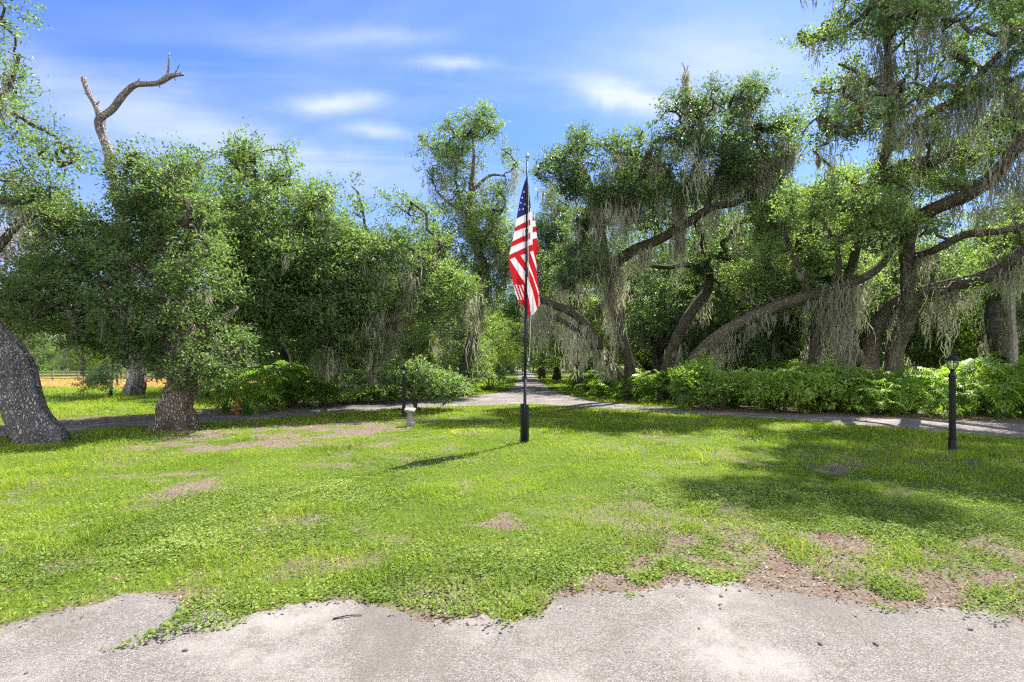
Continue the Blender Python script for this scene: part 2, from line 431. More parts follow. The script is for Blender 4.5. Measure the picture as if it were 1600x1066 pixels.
# ------------------------------------------------------------------ ground layout (edges measured on the ground plane)
NEAR_X = np.array([-900, 0, 90, 150, 205, 240, 300, 360, 400, 470, 560, 620, 650, 700, 760, 790, 840, 880, 950, 1000, 1060, 1150, 1250, 1330, 1400, 1500, 1600, 2500])
NEAR_Y = np.array([1010, 980, 956, 947, 928, 930, 950, 962, 955, 944, 940, 951, 968, 974, 963, 974, 968, 930, 926, 925, 912, 915, 926, 940, 955, 950, 968, 990])
LOOP_N = np.array([(-300, 688), (0, 683), (100, 676), (240, 665), (330, 661), (420, 655), (520, 648), (620, 640), (700, 637), (780, 636), (830, 635), (900, 638), (1000, 643), (1100, 649), (1200, 655), (1300, 662), (1400, 670), (1500, 678), (1600, 687), (1900, 715)], float)
LOOP_F = np.array([(-300, 679), (0, 672), (100, 665), (240, 656.5), (330, 649), (450, 640), (560, 633), (650, 627), (700, 622), (760, 615), (790, 610), (800, 607.5), (850, 606.5), (862, 608), (880, 615), (920, 624), (1000, 633.5), (1100, 640.5), (1200, 645), (1300, 648.5), (1400, 652), (1500, 656.5), (1600, 661), (1900, 676)], float)
AVE_L = np.array([(786, 611), (797, 605), (803, 598), (806, 591), (807, 585), (807, 580)], float)
AVE_R = np.array([(872, 612), (860, 604), (850, 597), (842, 591), (835, 585), (828, 580)], float)
TONGUE = np.array([(158, 1019), (235, 1006), (340, 985), (410, 960), (400, 940), (300, 935), (275, 958), (235, 986)], float)
PATCHES = [(450, 675, 150, 16, .9), (370, 688, 90, 10, .9), (560, 668, 70, 12, .8), (335, 760, 60, 14, .42), (770, 808, 55, 18, .65), (1045, 888, 55, 24, .95), (960, 905, 60, 14, .8), (1120, 850, 55, 22, .6),
           (1540, 850, 50, 22, .9), (1300, 848, 35, 12, .7), (1170, 905, 60, 14, .9), (1330, 930, 130, 18, .8), (1480, 930, 110, 26, .85), (1580, 935, 60, 30, .7), (1010, 690, 60, 8, .5), (1040, 775, 35, 10, .5), (1310, 735, 40, 10, .6),
           (250, 742, 90, 12, .5), (220, 790, 60, 10, .35), (540, 720, 80, 10, .4), (470, 820, 90, 16, .3), (1190, 800, 30, 10, .5), (30, 780, 50, 10, .5), (60, 882, 50, 8, .3), (290, 940, 40, 14, .7), (640, 690, 40, 10, .5), (700, 655, 60, 6, .3)]


def topx(X, Y): return 800 + X * F / Y, HZ + EYE * F / Y


def inpoly(px, py, poly):
    c = np.zeros(np.shape(px), bool); j = len(poly) - 1
    for i in range(len(poly)):
        xi, yi = poly[i]; xj, yj = poly[j]
        c ^= ((yi > py) != (yj > py)) & (px < (xj - xi) * (py - yi) / (yj - yi + 1e-12) + xi); j = i
    return c


def on_drive(px, py, mrg=0.0):
    n = np.interp(px, LOOP_N[:, 0], LOOP_N[:, 1]); f = np.interp(px, LOOP_F[:, 0], LOOP_F[:, 1])
    s = mrg * (py - HZ) / 60
    loop = (py < n - s) & (py > f + s)
    al = np.interp(py, AVE_L[::-1, 1], AVE_L[::-1, 0]); ar = np.interp(py, AVE_R[::-1, 1], AVE_R[::-1, 0])
    return loop | ((py < 614) & (py > 579) & (px > al + s) & (px < ar - s))


def bareness(X, Y):
    """0 lush .. 1 bare soil, for ground points ahead of the camera"""
    px, py = topx(X, Y)
    rag = np.clip((.5 * N2(X, Y, 1.7, 3) + .5 * N3(X + 3, Y, 5.5, 3) - .5) * 3.2 + .45, 0, 1)
    w = 1.15 * (N1(X, Y, .9, 3) - .56) + .9 * (N2(X, Y, 3.3, 3) - .53)
    for (cx, cy, rx, ry, a) in PATCHES:
        cX, cY, _ = G(cx, cy); rX = rx * cY / F; rY = max(.12, (G(cx, cy - ry)[1] - G(cx, cy + ry)[1]) / 2)
        d = ((X - cX) / rX) ** 2 + ((Y - cY) / rY) ** 2
        w = w + 1.0 * a * np.exp(-d * .75) * np.clip(-.15 + 1.75 * rag, 0, 1.4)
    e = np.interp(px, NEAR_X, NEAR_Y) - py
    right = np.clip((px - 900) / 120, 0, 1)
    w = w + right * (.72 * np.exp(-np.clip(e, 0, 999) / 30)) * np.clip(.1 + 1.5 * rag, 0, 1.3) + right * .10 * (py > 720) + (1 - right) * .45 * np.exp(-np.clip(e, 0, 999) / 7)
    f = np.interp(px, LOOP_F[:, 0], LOOP_F[:, 1]) - py          # leaf mould under the planting beds
    w = w + 1.3 * np.exp(-(np.clip(f, 0, 99) / 9) ** 2) * (f > -2) * np.where((px < 700) | (px > 1080), 1, .0)
    return np.clip(w + .18, 0, 1.3)


def build_ground():
    xs = np.unique(np.concatenate([np.linspace(-34, 34, 460), -np.geomspace(34, 1500, 18), np.geomspace(34, 1500, 18)]))
    ys = np.unique(np.concatenate([-np.geomspace(2, 1500, 14), np.linspace(-2, 2.2, 4), np.geomspace(2.3, 60, 420), np.geomspace(60, 1500, 22)]))
    X, Y = np.meshgrid(xs, ys); V = np.stack([X, Y, np.zeros_like(X)], -1).reshape(-1, 3)
    b = np.zeros(X.shape); k = Y > 2.2
    b[k] = bareness(X[k], Y[k]); b[~k] = .5
    px, py = topx(X, np.maximum(Y, .5))
    dry = np.clip(1.2 * np.exp(-((Y - 50) / 12) ** 4) * (px < 420) * (px > -500) - .2 + .4 * (N1(X, Y, .2) - .5), 0, 1) * (Y > 30)
    n, mm = X.shape; i = np.arange(n - 1)[:, None] * mm; j = np.arange(mm - 1)[None, :]
    Fc = np.stack([i + j, i + j + 1, i + mm + j + 1, i + mm + j], -1).reshape(-1, 4)
    tag(mesh_obj('ground', V, Fc, M['ground'], attrs={'bare': ('POINT', b.ravel()), 'dry': ('POINT', dry.ravel())}), 'green lawn with bare soil patches', None, None, 'structure')


def strip(A, B, z, name, mat, rows=5, wob=.05):
    """sheet between two ground lines of equal length, with ragged edges"""
    A = np.array(A); B = np.array(B); n = len(A)
    wa = (N2(A[:, 0] * 3, A[:, 1] * 3, 1.0, 3) - .5)[:, None] * wob * 2; wb = (N3(B[:, 0] * 3, B[:, 1] * 3, 1.0, 3) - .5)[:, None] * wob * 2
    D = unit(B - A); A = A + D * wa; B = B + D * wb
    t = np.linspace(0, 1, rows)[None, :, None]; V = A[:, None, :] * (1 - t) + B[:, None, :] * t
    V[:, :, 2] = z; V[:, 0, 2] = -.01; V[:, -1, 2] = -.01; V[:, 1, 2] = z
    i = np.arange(n - 1)[:, None] * rows; j = np.arange(rows - 1)[None, :]
    Fc = np.stack([i + j, i + rows + j, i + rows + j + 1, i + j + 1], -1).reshape(-1, 4)
    return mesh_obj(name, V.reshape(-1, 3), Fc, mat)


def build_roads():
    px = np.linspace(-300, 1900, 420)
    A = np.array([G(x, y) for x, y in zip(px, np.interp(px, LOOP_N[:, 0], LOOP_N[:, 1]))]); B = np.array([G(x, y) for x, y in zip(px, np.interp(px, LOOP_F[:, 0], LOOP_F[:, 1]))])
    tag(strip(A, B, .012, 'driveway_path', M['drive'], 6, .09), 'grey loop driveway curving behind the lawn', None, None, 'structure')
    py = np.concatenate([np.linspace(613, 590, 60), np.linspace(589, 579, 25)])
    A = np.array([G(x, y) for x, y in zip(np.interp(-py, -AVE_L[:, 1], AVE_L[:, 0]), py)]); B = np.array([G(x, y) for x, y in zip(np.interp(-py, -AVE_R[:, 1], AVE_R[:, 0]), py)])
    tag(strip(A, B, .017, 'avenue_path', M['drive'], 5, .09), 'straight drive running away between the oaks', None, None, 'structure')
    px = np.linspace(-600, 2200, 900)
    E = np.array([G(x, y) for x, y in zip(px, np.interp(px, NEAR_X, NEAR_Y))])
    k = 1 + .03 * (N1(px / 75, px * 0 + 3, 1, 4) - .5) + .03 * (N2(px / 12, px * 0 + 3, 1, 3) - .5)
    E[:, :2] *= k[:, None]                                               # ragged edge
    rows = [E * [1, 1, 0] + [0, .01, -.01], E * [1, 1, 0] + [0, 0, .010]]
    for k, yy in enumerate((2.6, 1.0, -2, -12, -40)):
        q = E.copy(); q[:, 1] = yy; q[:, 2] = .010; q[:, 0] = (px - 800) / F * (2.6, 2.2, 4, 14, 50)[k]; rows.append(q)
    V = np.stack(rows, 1); n, r = V.shape[:2]; i = np.arange(n - 1)[:, None] * r; j = np.arange(r - 1)[None, :]
    Fc = np.stack([i + j, i + j + 1, i + r + j + 1, i + r + j], -1).reshape(-1, 4)[:, ::-1]
    tag(mesh_obj('road', V.reshape(-1, 3), Fc, M['asphalt']), 'worn pale asphalt road at the front of the lawn', None, None, 'structure')


def cover_weight(X, Y):
    """how much turf grows at a ground point"""
    px, py = topx(X, Y)
    b = bareness(X, Y)
    w = np.clip(1.10 - 1.2 * b, 0.0, 1) ** 1.3
    e = np.interp(px, NEAR_X, NEAR_Y) - py + 6 + 60 * (N2(X, Y, 3.2, 3) - .5) + 26 * (N1(X, Y, 13., 2) - .5)
    tong = inpoly(px + 26 * (N1(X, Y, 5, 2) - .5), py + 18 * (N2(X, Y, 5, 2) - .5), TONGUE)
    w = np.where(tong, .95, np.where(e > 0, w, 0))
    w = np.where(on_drive(px, py, 1.2), 0, w)
    return w


def build_grass():
    bands = [(2.7, 4.0, 4600, 'clover'), (4.0, 5.2, 2900, 'clover'), (5.2, 7, 1900, 'clover'), (7, 9.5, 900, 'clover')]
    PV = []; PF = []; R = []; n0 = 0
    for (y0, y1, den, _) in bands:
        w = 1.06 * y1 + .6; n = int((y1 - y0) * 2 * w * den)
        X = rng.uniform(-w, w, n); Y = rng.uniform(y0, y1, n)
        tg = inpoly(*topx(X, Y), TONGUE + np.array([0, -4.])); typ = N3(X, Y, .35, 2) - .5 * tg + .10 * (X > 0) + .03 * (Y - 5)             # where the creeping weed gives way to grass
        k = (rng.random(n) < cover_weight(X, Y)) & (rng.random(n) < np.clip(1.5 - 1.6 * np.clip((typ - .35) / .35, 0, 1), .12, 1)); X, Y = X[k], Y[k]; n = len(X)
        s = rng.uniform(.016, .033, n) * (1 + .035 * (Y - 3))
        hgt = N2(X, Y, 4.0, 2)
        p = np.stack([X, Y, rng.uniform(.012, .02, n) + (.3 + .7 * rng.random(n)) * .075 * np.clip(hgt * 2.4 - .75, .05, 1)], -1)
        ax = np.stack([rng.normal(size=n), rng.normal(size=n), rng.normal(size=n) * .45], -1); nr = np.stack([rng.normal(size=n) * .5, rng.normal(size=n) * .5 - .1, np.ones(n)], -1)
        V, Fq = leaf_quads(p, ax, nr, s, s * .75, .15, .5); PV.append(V); PF.append(Fq + n0); n0 += len(V)
        R.append(np.clip(.20 + .5 * rng.random(n) + .9 * (N1(X, Y, 1.3, 3) - .5), 0, .99))
    tag(mesh_obj('ground_cover', np.vstack(PV), np.vstack(PF), M['clover'], attrs={'rnd': ('FACE', np.concatenate(R))}), 'low creeping weeds carpeting the near lawn', None, None, 'stuff')
    # blades
    bands = [(2.9, 4.2, 2300, .045, .0042), (4.2, 6, 2300, .05, .0048), (6, 8, 1700, .055, .006), (8, 11, 1100, .055, .008), (11, 16, 620, .06, .012), (16, 24, 260, .075, .020), (24, 40, 70, .11, .04), (40, 62, 22, .16, .08)]
    PV = []; PF = []; R = []; n0 = 0; DV = []; DF = []; DR = []; d0 = 0
    for (y0, y1, den, h, wd) in bands:
        w = 1.06 * y1 + .6; n = int((y1 - y0) * 2 * w * den)
        if y0 >= 40: n = int(n * 1.0)
        X = rng.uniform(-w, w, n); Y = rng.uniform(y0, y1, n)
        tuft = N2(X, Y, 2.4, 3)
        k = (rng.random(n) < cover_weight(X, Y) * np.clip(-.05 + 1.6 * tuft, 0.05, 1)); X, Y, tuft = X[k], Y[k], tuft[k]; n = len(X)
        px, py = topx(X, Y)
        tall = 1 + 1.7 * np.clip((N1(X, Y, .9, 3) - .60) / .12, 0, 1)
        hh = h * rng.uniform(.45, 1.25, n) * tall * (.65 + .8 * tuft)
        a = rng.uniform(0, 2 * np.pi, n); lean = rng.uniform(.15, 1.1, n)
        d = np.stack([np.cos(a) * lean, np.sin(a) * lean, np.ones(n)], -1); d = unit(d)
        p = np.stack([X, Y, np.zeros(n)], -1); sd = np.stack([-np.sin(a + .5), np.cos(a + .5), np.zeros(n)], -1)
        mid = p + d * hh[:, None] * .55; tip = mid + unit(d + np.stack([np.cos(a) * .7, np.sin(a) * .7, -.25 * np.ones(n)], -1)) * hh[:, None] * .5
        ww = (wd * rng.uniform(.7, 1.3, n))[:, None]
        V = np.stack([p - sd * ww * .5, p + sd * ww * .5, mid + sd * ww * .42, mid - sd * ww * .42, tip], 1).reshape(-1, 3)
        q = np.arange(n)[:, None] * 5
        dry = (px < 420) & (Y > 37) & (Y < 63)
        r = np.clip(.14 + .50 * rng.random(n) + 1.0 * (N3(X, Y, .8, 3) - .5) + .5 * (N1(X, Y, 4.5, 2) - .5), 0, .93)
        yel = rng.random(n) < .035 + .10 * np.clip((N2(X, Y, .45, 2) - .5) * 5, 0, 1) + .40 * np.clip(bareness(X, Y) - .28, 0, 1); r[yel] = rng.uniform(.9, 1, yel.sum())
        PV.append(V); PF.append((q + n0)); n0 += len(V); R.append((r, dry))
    V = np.vstack(PV); q = np.vstack(PF); r = np.concatenate([x[0] for x in R]); dry = np.concatenate([x[1] for x in R])
    for (sel, name, mat, lab) in ((~dry, 'grass', M['grass'], 'short bright green grass on the lawn'), (dry, 'dry_grass', M['dry_grass'], 'tall orange dry grass of the far field')):
        qq = q[sel]; m4 = qq + np.array([[0, 1, 2, 3]]); m3 = qq + np.array([[3, 2, 4]])
        idx = np.concatenate([m4.ravel(), m3.ravel()]); u, inv = np.unique(idx, return_inverse=True)
        f4 = inv[:m4.size].reshape(-1, 4); f3 = inv[m4.size:].reshape(-1, 3)
        tag(mesh_obj(name, V[u], [f4, f3], mat, attrs={'rnd': ('FACE', np.concatenate([r[sel], r[sel]]))}), lab, None, None, 'stuff')


def build_litter():
    X = []; Y = []; S = []
    def scatter(n, x0, x1, y0, y1, prob):
        x = rng.uniform(x0, x1, n); y = rng.uniform(y0, y1, n); k = rng.random(n) < prob(x, y); X.append(x[k]); Y.append(y[k])
    def p1(x, y):
        px, py = topx(x, y); e = np.interp(px, NEAR_X, NEAR_Y) - py
        return np.where(e > -6, np.clip(bareness(x, y) * 1.1 - .22, .05, 1), np.where(px > 820, .12 * np.exp(e / 16), .05 * np.exp(e / 12) + .004))
    scatter(15000, -4, 5.5, 3.2, 5.5, p1); scatter(9000, -9, 10, 5.5, 10, p1)
    def p2(x, y):
        px, py = topx(x, y); return np.clip(bareness(x, y) * 1.2 - .3, 0, 1) * ~on_drive(px, py, 1) + .035
    scatter(30000, -16, 16, 10, 24, p2)
    X = np.concatenate(X); Y = np.concatenate(Y); n = len(X)
    s = rng.uniform(.018, .045, n) * np.where(Y > 9, 1.5, 1)
    p = np.stack([X, Y, rng.uniform(.012, .035, n)], -1); ax = np.stack([rng.normal(size=n), rng.normal(size=n), rng.normal(size=n) * .25], -1); nr = np.stack([rng.normal(size=n) * .45, rng.normal(size=n) * .45, np.ones(n)], -1)
    V, Fq = leaf_quads(p, ax, nr, s, s * rng.uniform(.3, .5, n), .25)
    tag(mesh_obj('fallen_leaves', V, Fq, M['litter'], attrs={'rnd': ('FACE', rng.random(n))}), 'dead oak leaves scattered on bare soil', None, None, 'stuff')


# ------------------------------------------------------------------ trees
MOSS_STEPS = 5


def moss_strands(pts, lens, per, spread=.20, width=.022):
    n = len(pts); idx = np.repeat(np.arange(n), per); S = len(idx)
    tu = rng.random(n)
    u = rng.random(S) ** 1.4; side = rng.uniform(0, np.pi, n)                # a tuft is a beard: short strands start all along its length
    T = lens[idx]; K = MOSS_STEPS; t = np.linspace(0, 1, K)
    sp = spread * (1 - .72 * u) * np.clip(T / .9, .5, 1.3)
    g = rng.normal(size=S) * sp; h = rng.normal(size=S) * sp * .4
    a0 = pts[idx] + np.stack([g * np.cos(side[idx]) - h * np.sin(side[idx]), g * np.sin(side[idx]) + h * np.cos(side[idx]), -u * T * .72 + rng.normal(size=S) * .04], -1)
    L = T * rng.uniform(.18, .45, S) * (1 - .35 * u) + .06
    wx = np.cumsum(rng.normal(size=(S, K)) * .075, 1) * L[:, None]; wy = np.cumsum(rng.normal(size=(S, K)) * .075, 1) * L[:, None]
    C = np.stack([a0[:, 0:1] + wx, a0[:, 1:2] + wy, a0[:, 2:3] - L[:, None] * t[None, :]], -1)
    wd = width * rng.uniform(.6, 1.5, S)[:, None] * (1 - t[None, :] ** 2.2 * .92) * rng.uniform(.45, 1.35, (S, K))
    a = rng.uniform(0, np.pi, (S, 1)) + rng.normal(size=(S, K)) * .5; sd = np.stack([np.cos(a), np.sin(a), np.zeros_like(a)], -1)
    V = np.stack([C - sd * wd[..., None] * .5, C + sd * wd[..., None] * .5], 2).reshape(-1, 3)
    b = np.arange(S)[:, None] * (2 * K); k = np.arange(K - 1)[None, :] * 2
    Fc = np.stack([b + k, b + k + 1, b + k + 3, b + k + 2], -1).reshape(-1, 4)
    r = np.repeat(np.clip(tu[idx] * .7 + rng.random(S) * .3, 0, 1), K - 1)
    return V, Fc, r


def poly_dist(px, py, poly):
    d = np.full(px.shape, 1e9)
    for i in range(len(poly)):
        a = poly[i - 1]; b = poly[i]; ab = b - a; t = np.clip(((px - a[0]) * ab[0] + (py - a[1]) * ab[1]) / (ab @ ab), 0, 1)
        d = np.minimum(d, np.hypot(px - a[0] - t * ab[0], py - a[1] - t * ab[1]))
    return d


def crown(poly, Y, thick, n, r=(.5, .95), holes=(), tilt=0.0, grow=1.05):
    """leaf clumps that fill the rounded volume behind an outline; Y = distance of its middle; returns centres (n,3), radii (n,)"""
    poly = np.array(poly, float); poly = poly.mean(0) + (poly - poly.mean(0)) * grow; n = int(n * 1.45)
    sg = []
    for a, b in zip(poly, np.roll(poly, -1, 0)):
        k = max(1, int(np.linalg.norm(b - a) / (.45 * F / Y))); sg.append(a + (b - a) * np.arange(k)[:, None] / k)
    poly = np.vstack(sg); cen = poly.mean(0); w = unit(poly - cen); amp = 1.7 * F / Y
    poly = poly + w * amp * 2 * (N2(poly[:, 0] * Y / F * .9 + 31, poly[:, 1] * Y / F * .9, 1.0, 3) - .47)[:, None]
    lo = poly.min(0); hi = poly.max(0); C = []; Rr = []; PX = []
    tries = 0
    while len(C) < n and tries < n * 60:
        tries += 1
        px = rng.uniform(lo[0], hi[0]); py = rng.uniform(lo[1], hi[1])
        if not inpoly(np.array(px), np.array(py), poly): continue
        d = float(poly_dist(np.array([px]), np.array([py]), poly)[0]) * Y / F
        if any(math.hypot(px - hx, py - hy) < hr for hx, hy, hr in holes): continue
        if N3(np.array(px * Y / F * .62 + 50 + Y), np.array(py * Y / F * .62 + 50), 1.0, 2) < .31: continue     # open places in the crown
        rr = rng.uniform(*r) * .82
        if d < rr * .45: rr = max(.28, d / .45) if d > .1 else 0
        if rr == 0: continue
        h = min(thick, 1.25 * math.sqrt(max(d, .05)) + .2); yo = rng.uniform(-h, h); YY = Y + yo + tilt * (py - poly[:, 1].mean()) * Y / F
        c = P(px, py, YY)
        if C and min(np.linalg.norm(np.array(C) - c, axis=1)) < (.72 if tries < n * 25 else .5) * rr: continue
        if c[2] - rr * .6 < .35: continue
        C.append(c); Rr.append(rr)
    return np.array(C), np.array(Rr)


def foliage(C, R, nleaf, L, per=13, up=.3, flat=.72, gap=.0):
    """sprays of leaves spread through every clump; returns leaf mesh data and the spray twigs"""
    w = R ** 2.2; w = w / w.sum(); ns = int(nleaf / per)
    ci = rng.choice(len(C), ns, p=w)
    dr = unit(rng.normal(size=(ns, 3))); rho = rng.random(ns) ** .5 * np.where(rng.random(ns) < .10, 1.35, 1)
    off = dr * rho[:, None] * R[ci][:, None] * np.array([1, 1, flat]); o = C[ci] + off
    k = .55 * N1(o[:, 0] + o[:, 1] * .7, o[:, 2] * 1.3 + o[:, 1] * .3, .95, 2) + .45 * N2(o[:, 0] - o[:, 1] * .6, o[:, 2] * 1.4 - o[:, 1] * .4, 1.9, 2) > gap + .07
    ci, dr, o = ci[k], dr[k], o[k]; ns = len(o)
    axis = unit(dr * .75 + rng.normal(size=(ns, 3)) * .55 + np.array([0, 0, up])); k2 = (L / .075) ** .6; l = rng.uniform(.16, .40, ns) * k2
    sb = rng.random(ns)
    si = np.repeat(np.arange(ns), per); n = len(si); t = rng.uniform(.05, 1.0, n)
    p = o[si] + axis[si] * (l[si] * t)[:, None] + rng.normal(size=(n, 3)) * np.array([.085, .085, .035]) * k2
    ax = axis[si] * .55 + rng.normal(size=(n, 3)) * .65; nr = rng.normal(size=(n, 3)) * .5 + np.array([0, 0, .8])
    s = L * rng.uniform(.65, 1.3, n)
    V, Fq = leaf_quads(p, ax, nr, s, s * rng.uniform(.42, .58, n))
    r = np.clip(.02 + .28 * sb[si] + .30 * rng.random(len(C))[ci][si] + .34 * rng.random(n) + .06 * t, 0, .965); b = rng.random(n) < .008; r[b] = 1
    return (V, Fq, r), (C[ci] * .35 + o * .65, o + axis * l[:, None] * .8, o, ci)


def connect(C, R, limbs):
    """branches from the limbs to every clump (nearest-node growth); returns polylines with radii"""
    nodes = [p[::2, :3] for p in limbs]; nodes = np.vstack(nodes); nodes_r = np.concatenate([p[::2, 3] for p in limbs])
    n = len(C); par = np.full(n, -1); parp = np.zeros((n, 3)); lim_r = np.zeros(n)
    D = np.linalg.norm(C[:, None, :] - nodes[None, :, :], axis=2) + np.maximum(0, nodes[None, :, 2] - C[:, None, 2]) * .5
    best = D.min(1); arg = D.argmin(1); src = np.full(n, -1); done = np.zeros(n, bool); order = []
    for _ in range(n):
        k = np.where(done, 1e9, best).argmin(); done[k] = True; order.append(k)
        par[k] = src[k]; parp[k] = nodes[arg[k]] if src[k] < 0 else C[src[k]]; lim_r[k] = nodes_r[arg[k]] if src[k] < 0 else 1
        d = np.linalg.norm(C - C[k], axis=1) * 1.08 + .1
        m = (~done) & (d < best); best[m] = d[m]; src[m] = k
    cnt = np.ones(n)
    for k in reversed(order):
        if par[k] >= 0: cnt[par[k]] += cnt[k]
    out = []
    for k in order:
        r0 = min(.017 * math.sqrt(cnt[k]) + .012, lim_r[k] * .8); r1 = .017 * math.sqrt(max(1, cnt[k] - 1)) * .9 + .008
        a, b = parp[k], C[k]; l = np.linalg.norm(b - a)
        mid = (a + b) / 2 + rng.normal(size=3) * .12 * l + np.array([0, 0, -.05 * l]); q1 = (a * .75 + b * .25) + rng.normal(size=3) * .05 * l
        out.append((np.vstack([a, q1, mid, b]), np.array([r0, r0 * .9, (r0 + r1) / 2, min(r1, r0)])))
    return out


def tree(name, label, limbs, C, R, nleaf, L, leaf, bark, n_moss=0, moss_len=(.4, 1.2), moss_limb=.5, fern=0, flare=None, cat='tree', group=None, gap=.30, per=18, up=.35, world=False, moss_w=.024, sides=14, clump_split=None, moss_per=40, rough=.10):
    """limbs: first = trunk, rest = main limbs, each a list of (px, py, Y, radius in px) or world points with radius"""
    LB = []
    for lb in limbs:
        a = np.array([(*P(x, y, d), r * d / F) if not world else (x, y, d, r) for x, y, d, r in lb])
        LB.append(a)
    base = LB[0][0, :3].copy(); base[2] = 0
    rt = root(name, base, label, cat, group)
    S = [catmull(a, .14 if not world else .3) for a in LB]
    trunk = None
    for i, s in enumerate(S):
        s[:, 3] = np.maximum(s[:, 3], .012)
        p = s[:, :3].copy()
        ln = np.arange(len(p))
        q = np.arange(len(p)) * (.14 if not world else .3); wv = np.stack([N1(q + 9 * i, q * 0 + len(label), .9, 2), N2(q + 9 * i, q * 0 + len(label), .9, 2), q * 0 + .5], -1) - .5
        p[1:-1] += wv[1:-1] * s[1:-1, 3:4] * .9
        ph = rng.uniform(0, 6.28); lob = (lambda th, ii, ph=ph: .045 * np.cos(7 * th + ph + .05 * ii) + .035 * np.cos(13 * th - ph + .03 * ii) + .02 * np.cos(21 * th + ii * .02)) if s[:, 3].max() > .1 else None
        if i == 0 and flare:
            z = s[:, 2]; ph = rng.uniform(0, 6.28); kk = flare[1]
            lob = lambda th, ii, z=z, ph=ph, kk=kk: np.exp(-np.clip(z[ii], 0, 9) / flare[2]) * flare[0] * (.35 + .75 * np.cos(kk * th + ph) + .5 * np.cos((kk - 2) * th + 2 * ph)) + .05 * np.cos(8 * th + ph + .04 * ii) + .035 * np.cos(13 * th - ph)
        V, Fc = tube(p, s[:, 3], (sides if i else max(sides, 40 if flare else 24)) if s[:, 3].max() > .06 else 7, rough, lob, True, seed=i + len(name))
        V[:, 2] = np.maximum(V[:, 2], -.05)
        o = mesh_obj('trunk' if i == 0 else 'limb', V, Fc, bark, rt if i == 0 else trunk, base, smooth=True)
        if i == 0: trunk = o
    allpts = []; allr = []
    if len(C):
        br = connect(C, R, S); mb = MB()
        for (q, r) in br:
            c = catmull(np.hstack([q, r[:, None]]), .22); mb.tube(c[:, :3], c[:, 3], 6 if r[0] > .03 else 5, caps=False, rough=.08)
            allpts.append(c[:, :3])
        (V, Fq, rr), (ta, tb, to, tci) = foliage(C, R, nleaf, L, per, up, gap=gap)
        k = rng.random(len(ta)) < .5; V2, F2 = prisms(C[tci[k]] * .45 + to[k] * .55, tb[k], np.full(k.sum(), .009), np.full(k.sum(), .003)); mb.add(V2, F2)
        mb.build('branches', bark, rt, base, smooth=True)
        mesh_obj('crown', V, Fq, leaf, rt, base, attrs={'rnd': ('FACE', rr)})
        spr = to
    else:
        spr = np.zeros((0, 3))
    if fern:
        big = np.vstack([s for s in S]); big = big[(big[:, 2] > .8)]
        q = big[rng.integers(0, len(big), fern)]; n = fern
        d = unit(rng.normal(size=(n, 3)) + np.array([0, -.3, .6])); p = q[:, :3] + d * q[:, 3:4] * .95
        s = rng.uniform(.05, .13, n); V, Fq = leaf_quads(p, d + rng.normal(size=(n, 3)) * .5, rng.normal(size=(n, 3)) + np.array([0, 0, .4]), s, s * .35)
        o = mesh_obj('fern_tufts', V, Fq, M['fern'], rt, base, attrs={'rnd': ('FACE', rng.random(n))}); o['kind'] = 'stuff'
    if n_moss:
        li = np.vstack([s[len(s) // 4 if i == 0 else 0:] for i, s in enumerate(S)]); pts = []
        n1 = int(n_moss * moss_limb); q = li[rng.integers(0, len(li), n1)]; pts.append(q[:, :3] - np.array([0, 0, 1]) * q[:, 3:4] * .6 + rng.normal(size=(n1, 3)) * q[:, 3:4] * .5 * np.array([1, 1, 0]))
        if len(C):
            ap = np.vstack(allpts); n2 = (n_moss - n1) // 2; pts.append(ap[rng.integers(0, len(ap), n2)])
            n3 = n_moss - n1 - n2; k = rng.integers(0, len(spr), n3); pts.append(spr[k] - np.array([0, 0, .1]))
        pts = np.vstack(pts); n = len(pts)
        # moss gathers: draw points towards shared hanging places and vary the length regionally
        reg = N2(pts[:, 0] * 1.0 + pts[:, 1] * .6, pts[:, 2] * .8, .9, 2)
        keep = reg > .44; pts = pts[keep]; reg = reg[keep]
        lens = rng.uniform(*moss_len, len(pts)) * (.35 + 1.6 * np.clip((reg - .44) / .22, 0, 1)) * np.where(rng.random(len(pts)) < .12, 1.7, 1)
        lens = np.minimum(lens * 1.1, np.maximum(.15, pts[:, 2] - .9))
        V, Fc, r = moss_strands(pts, lens, moss_per, width=moss_w)
        o = mesh_obj('hanging_moss', V, Fc, M['moss'], rt, base, attrs={'rnd': ('FACE', r)}); o['kind'] = 'stuff'
    return rt


def cat2(*a):
    return np.vstack([x[0] for x in a]), np.concatenate([x[1] for x in a])


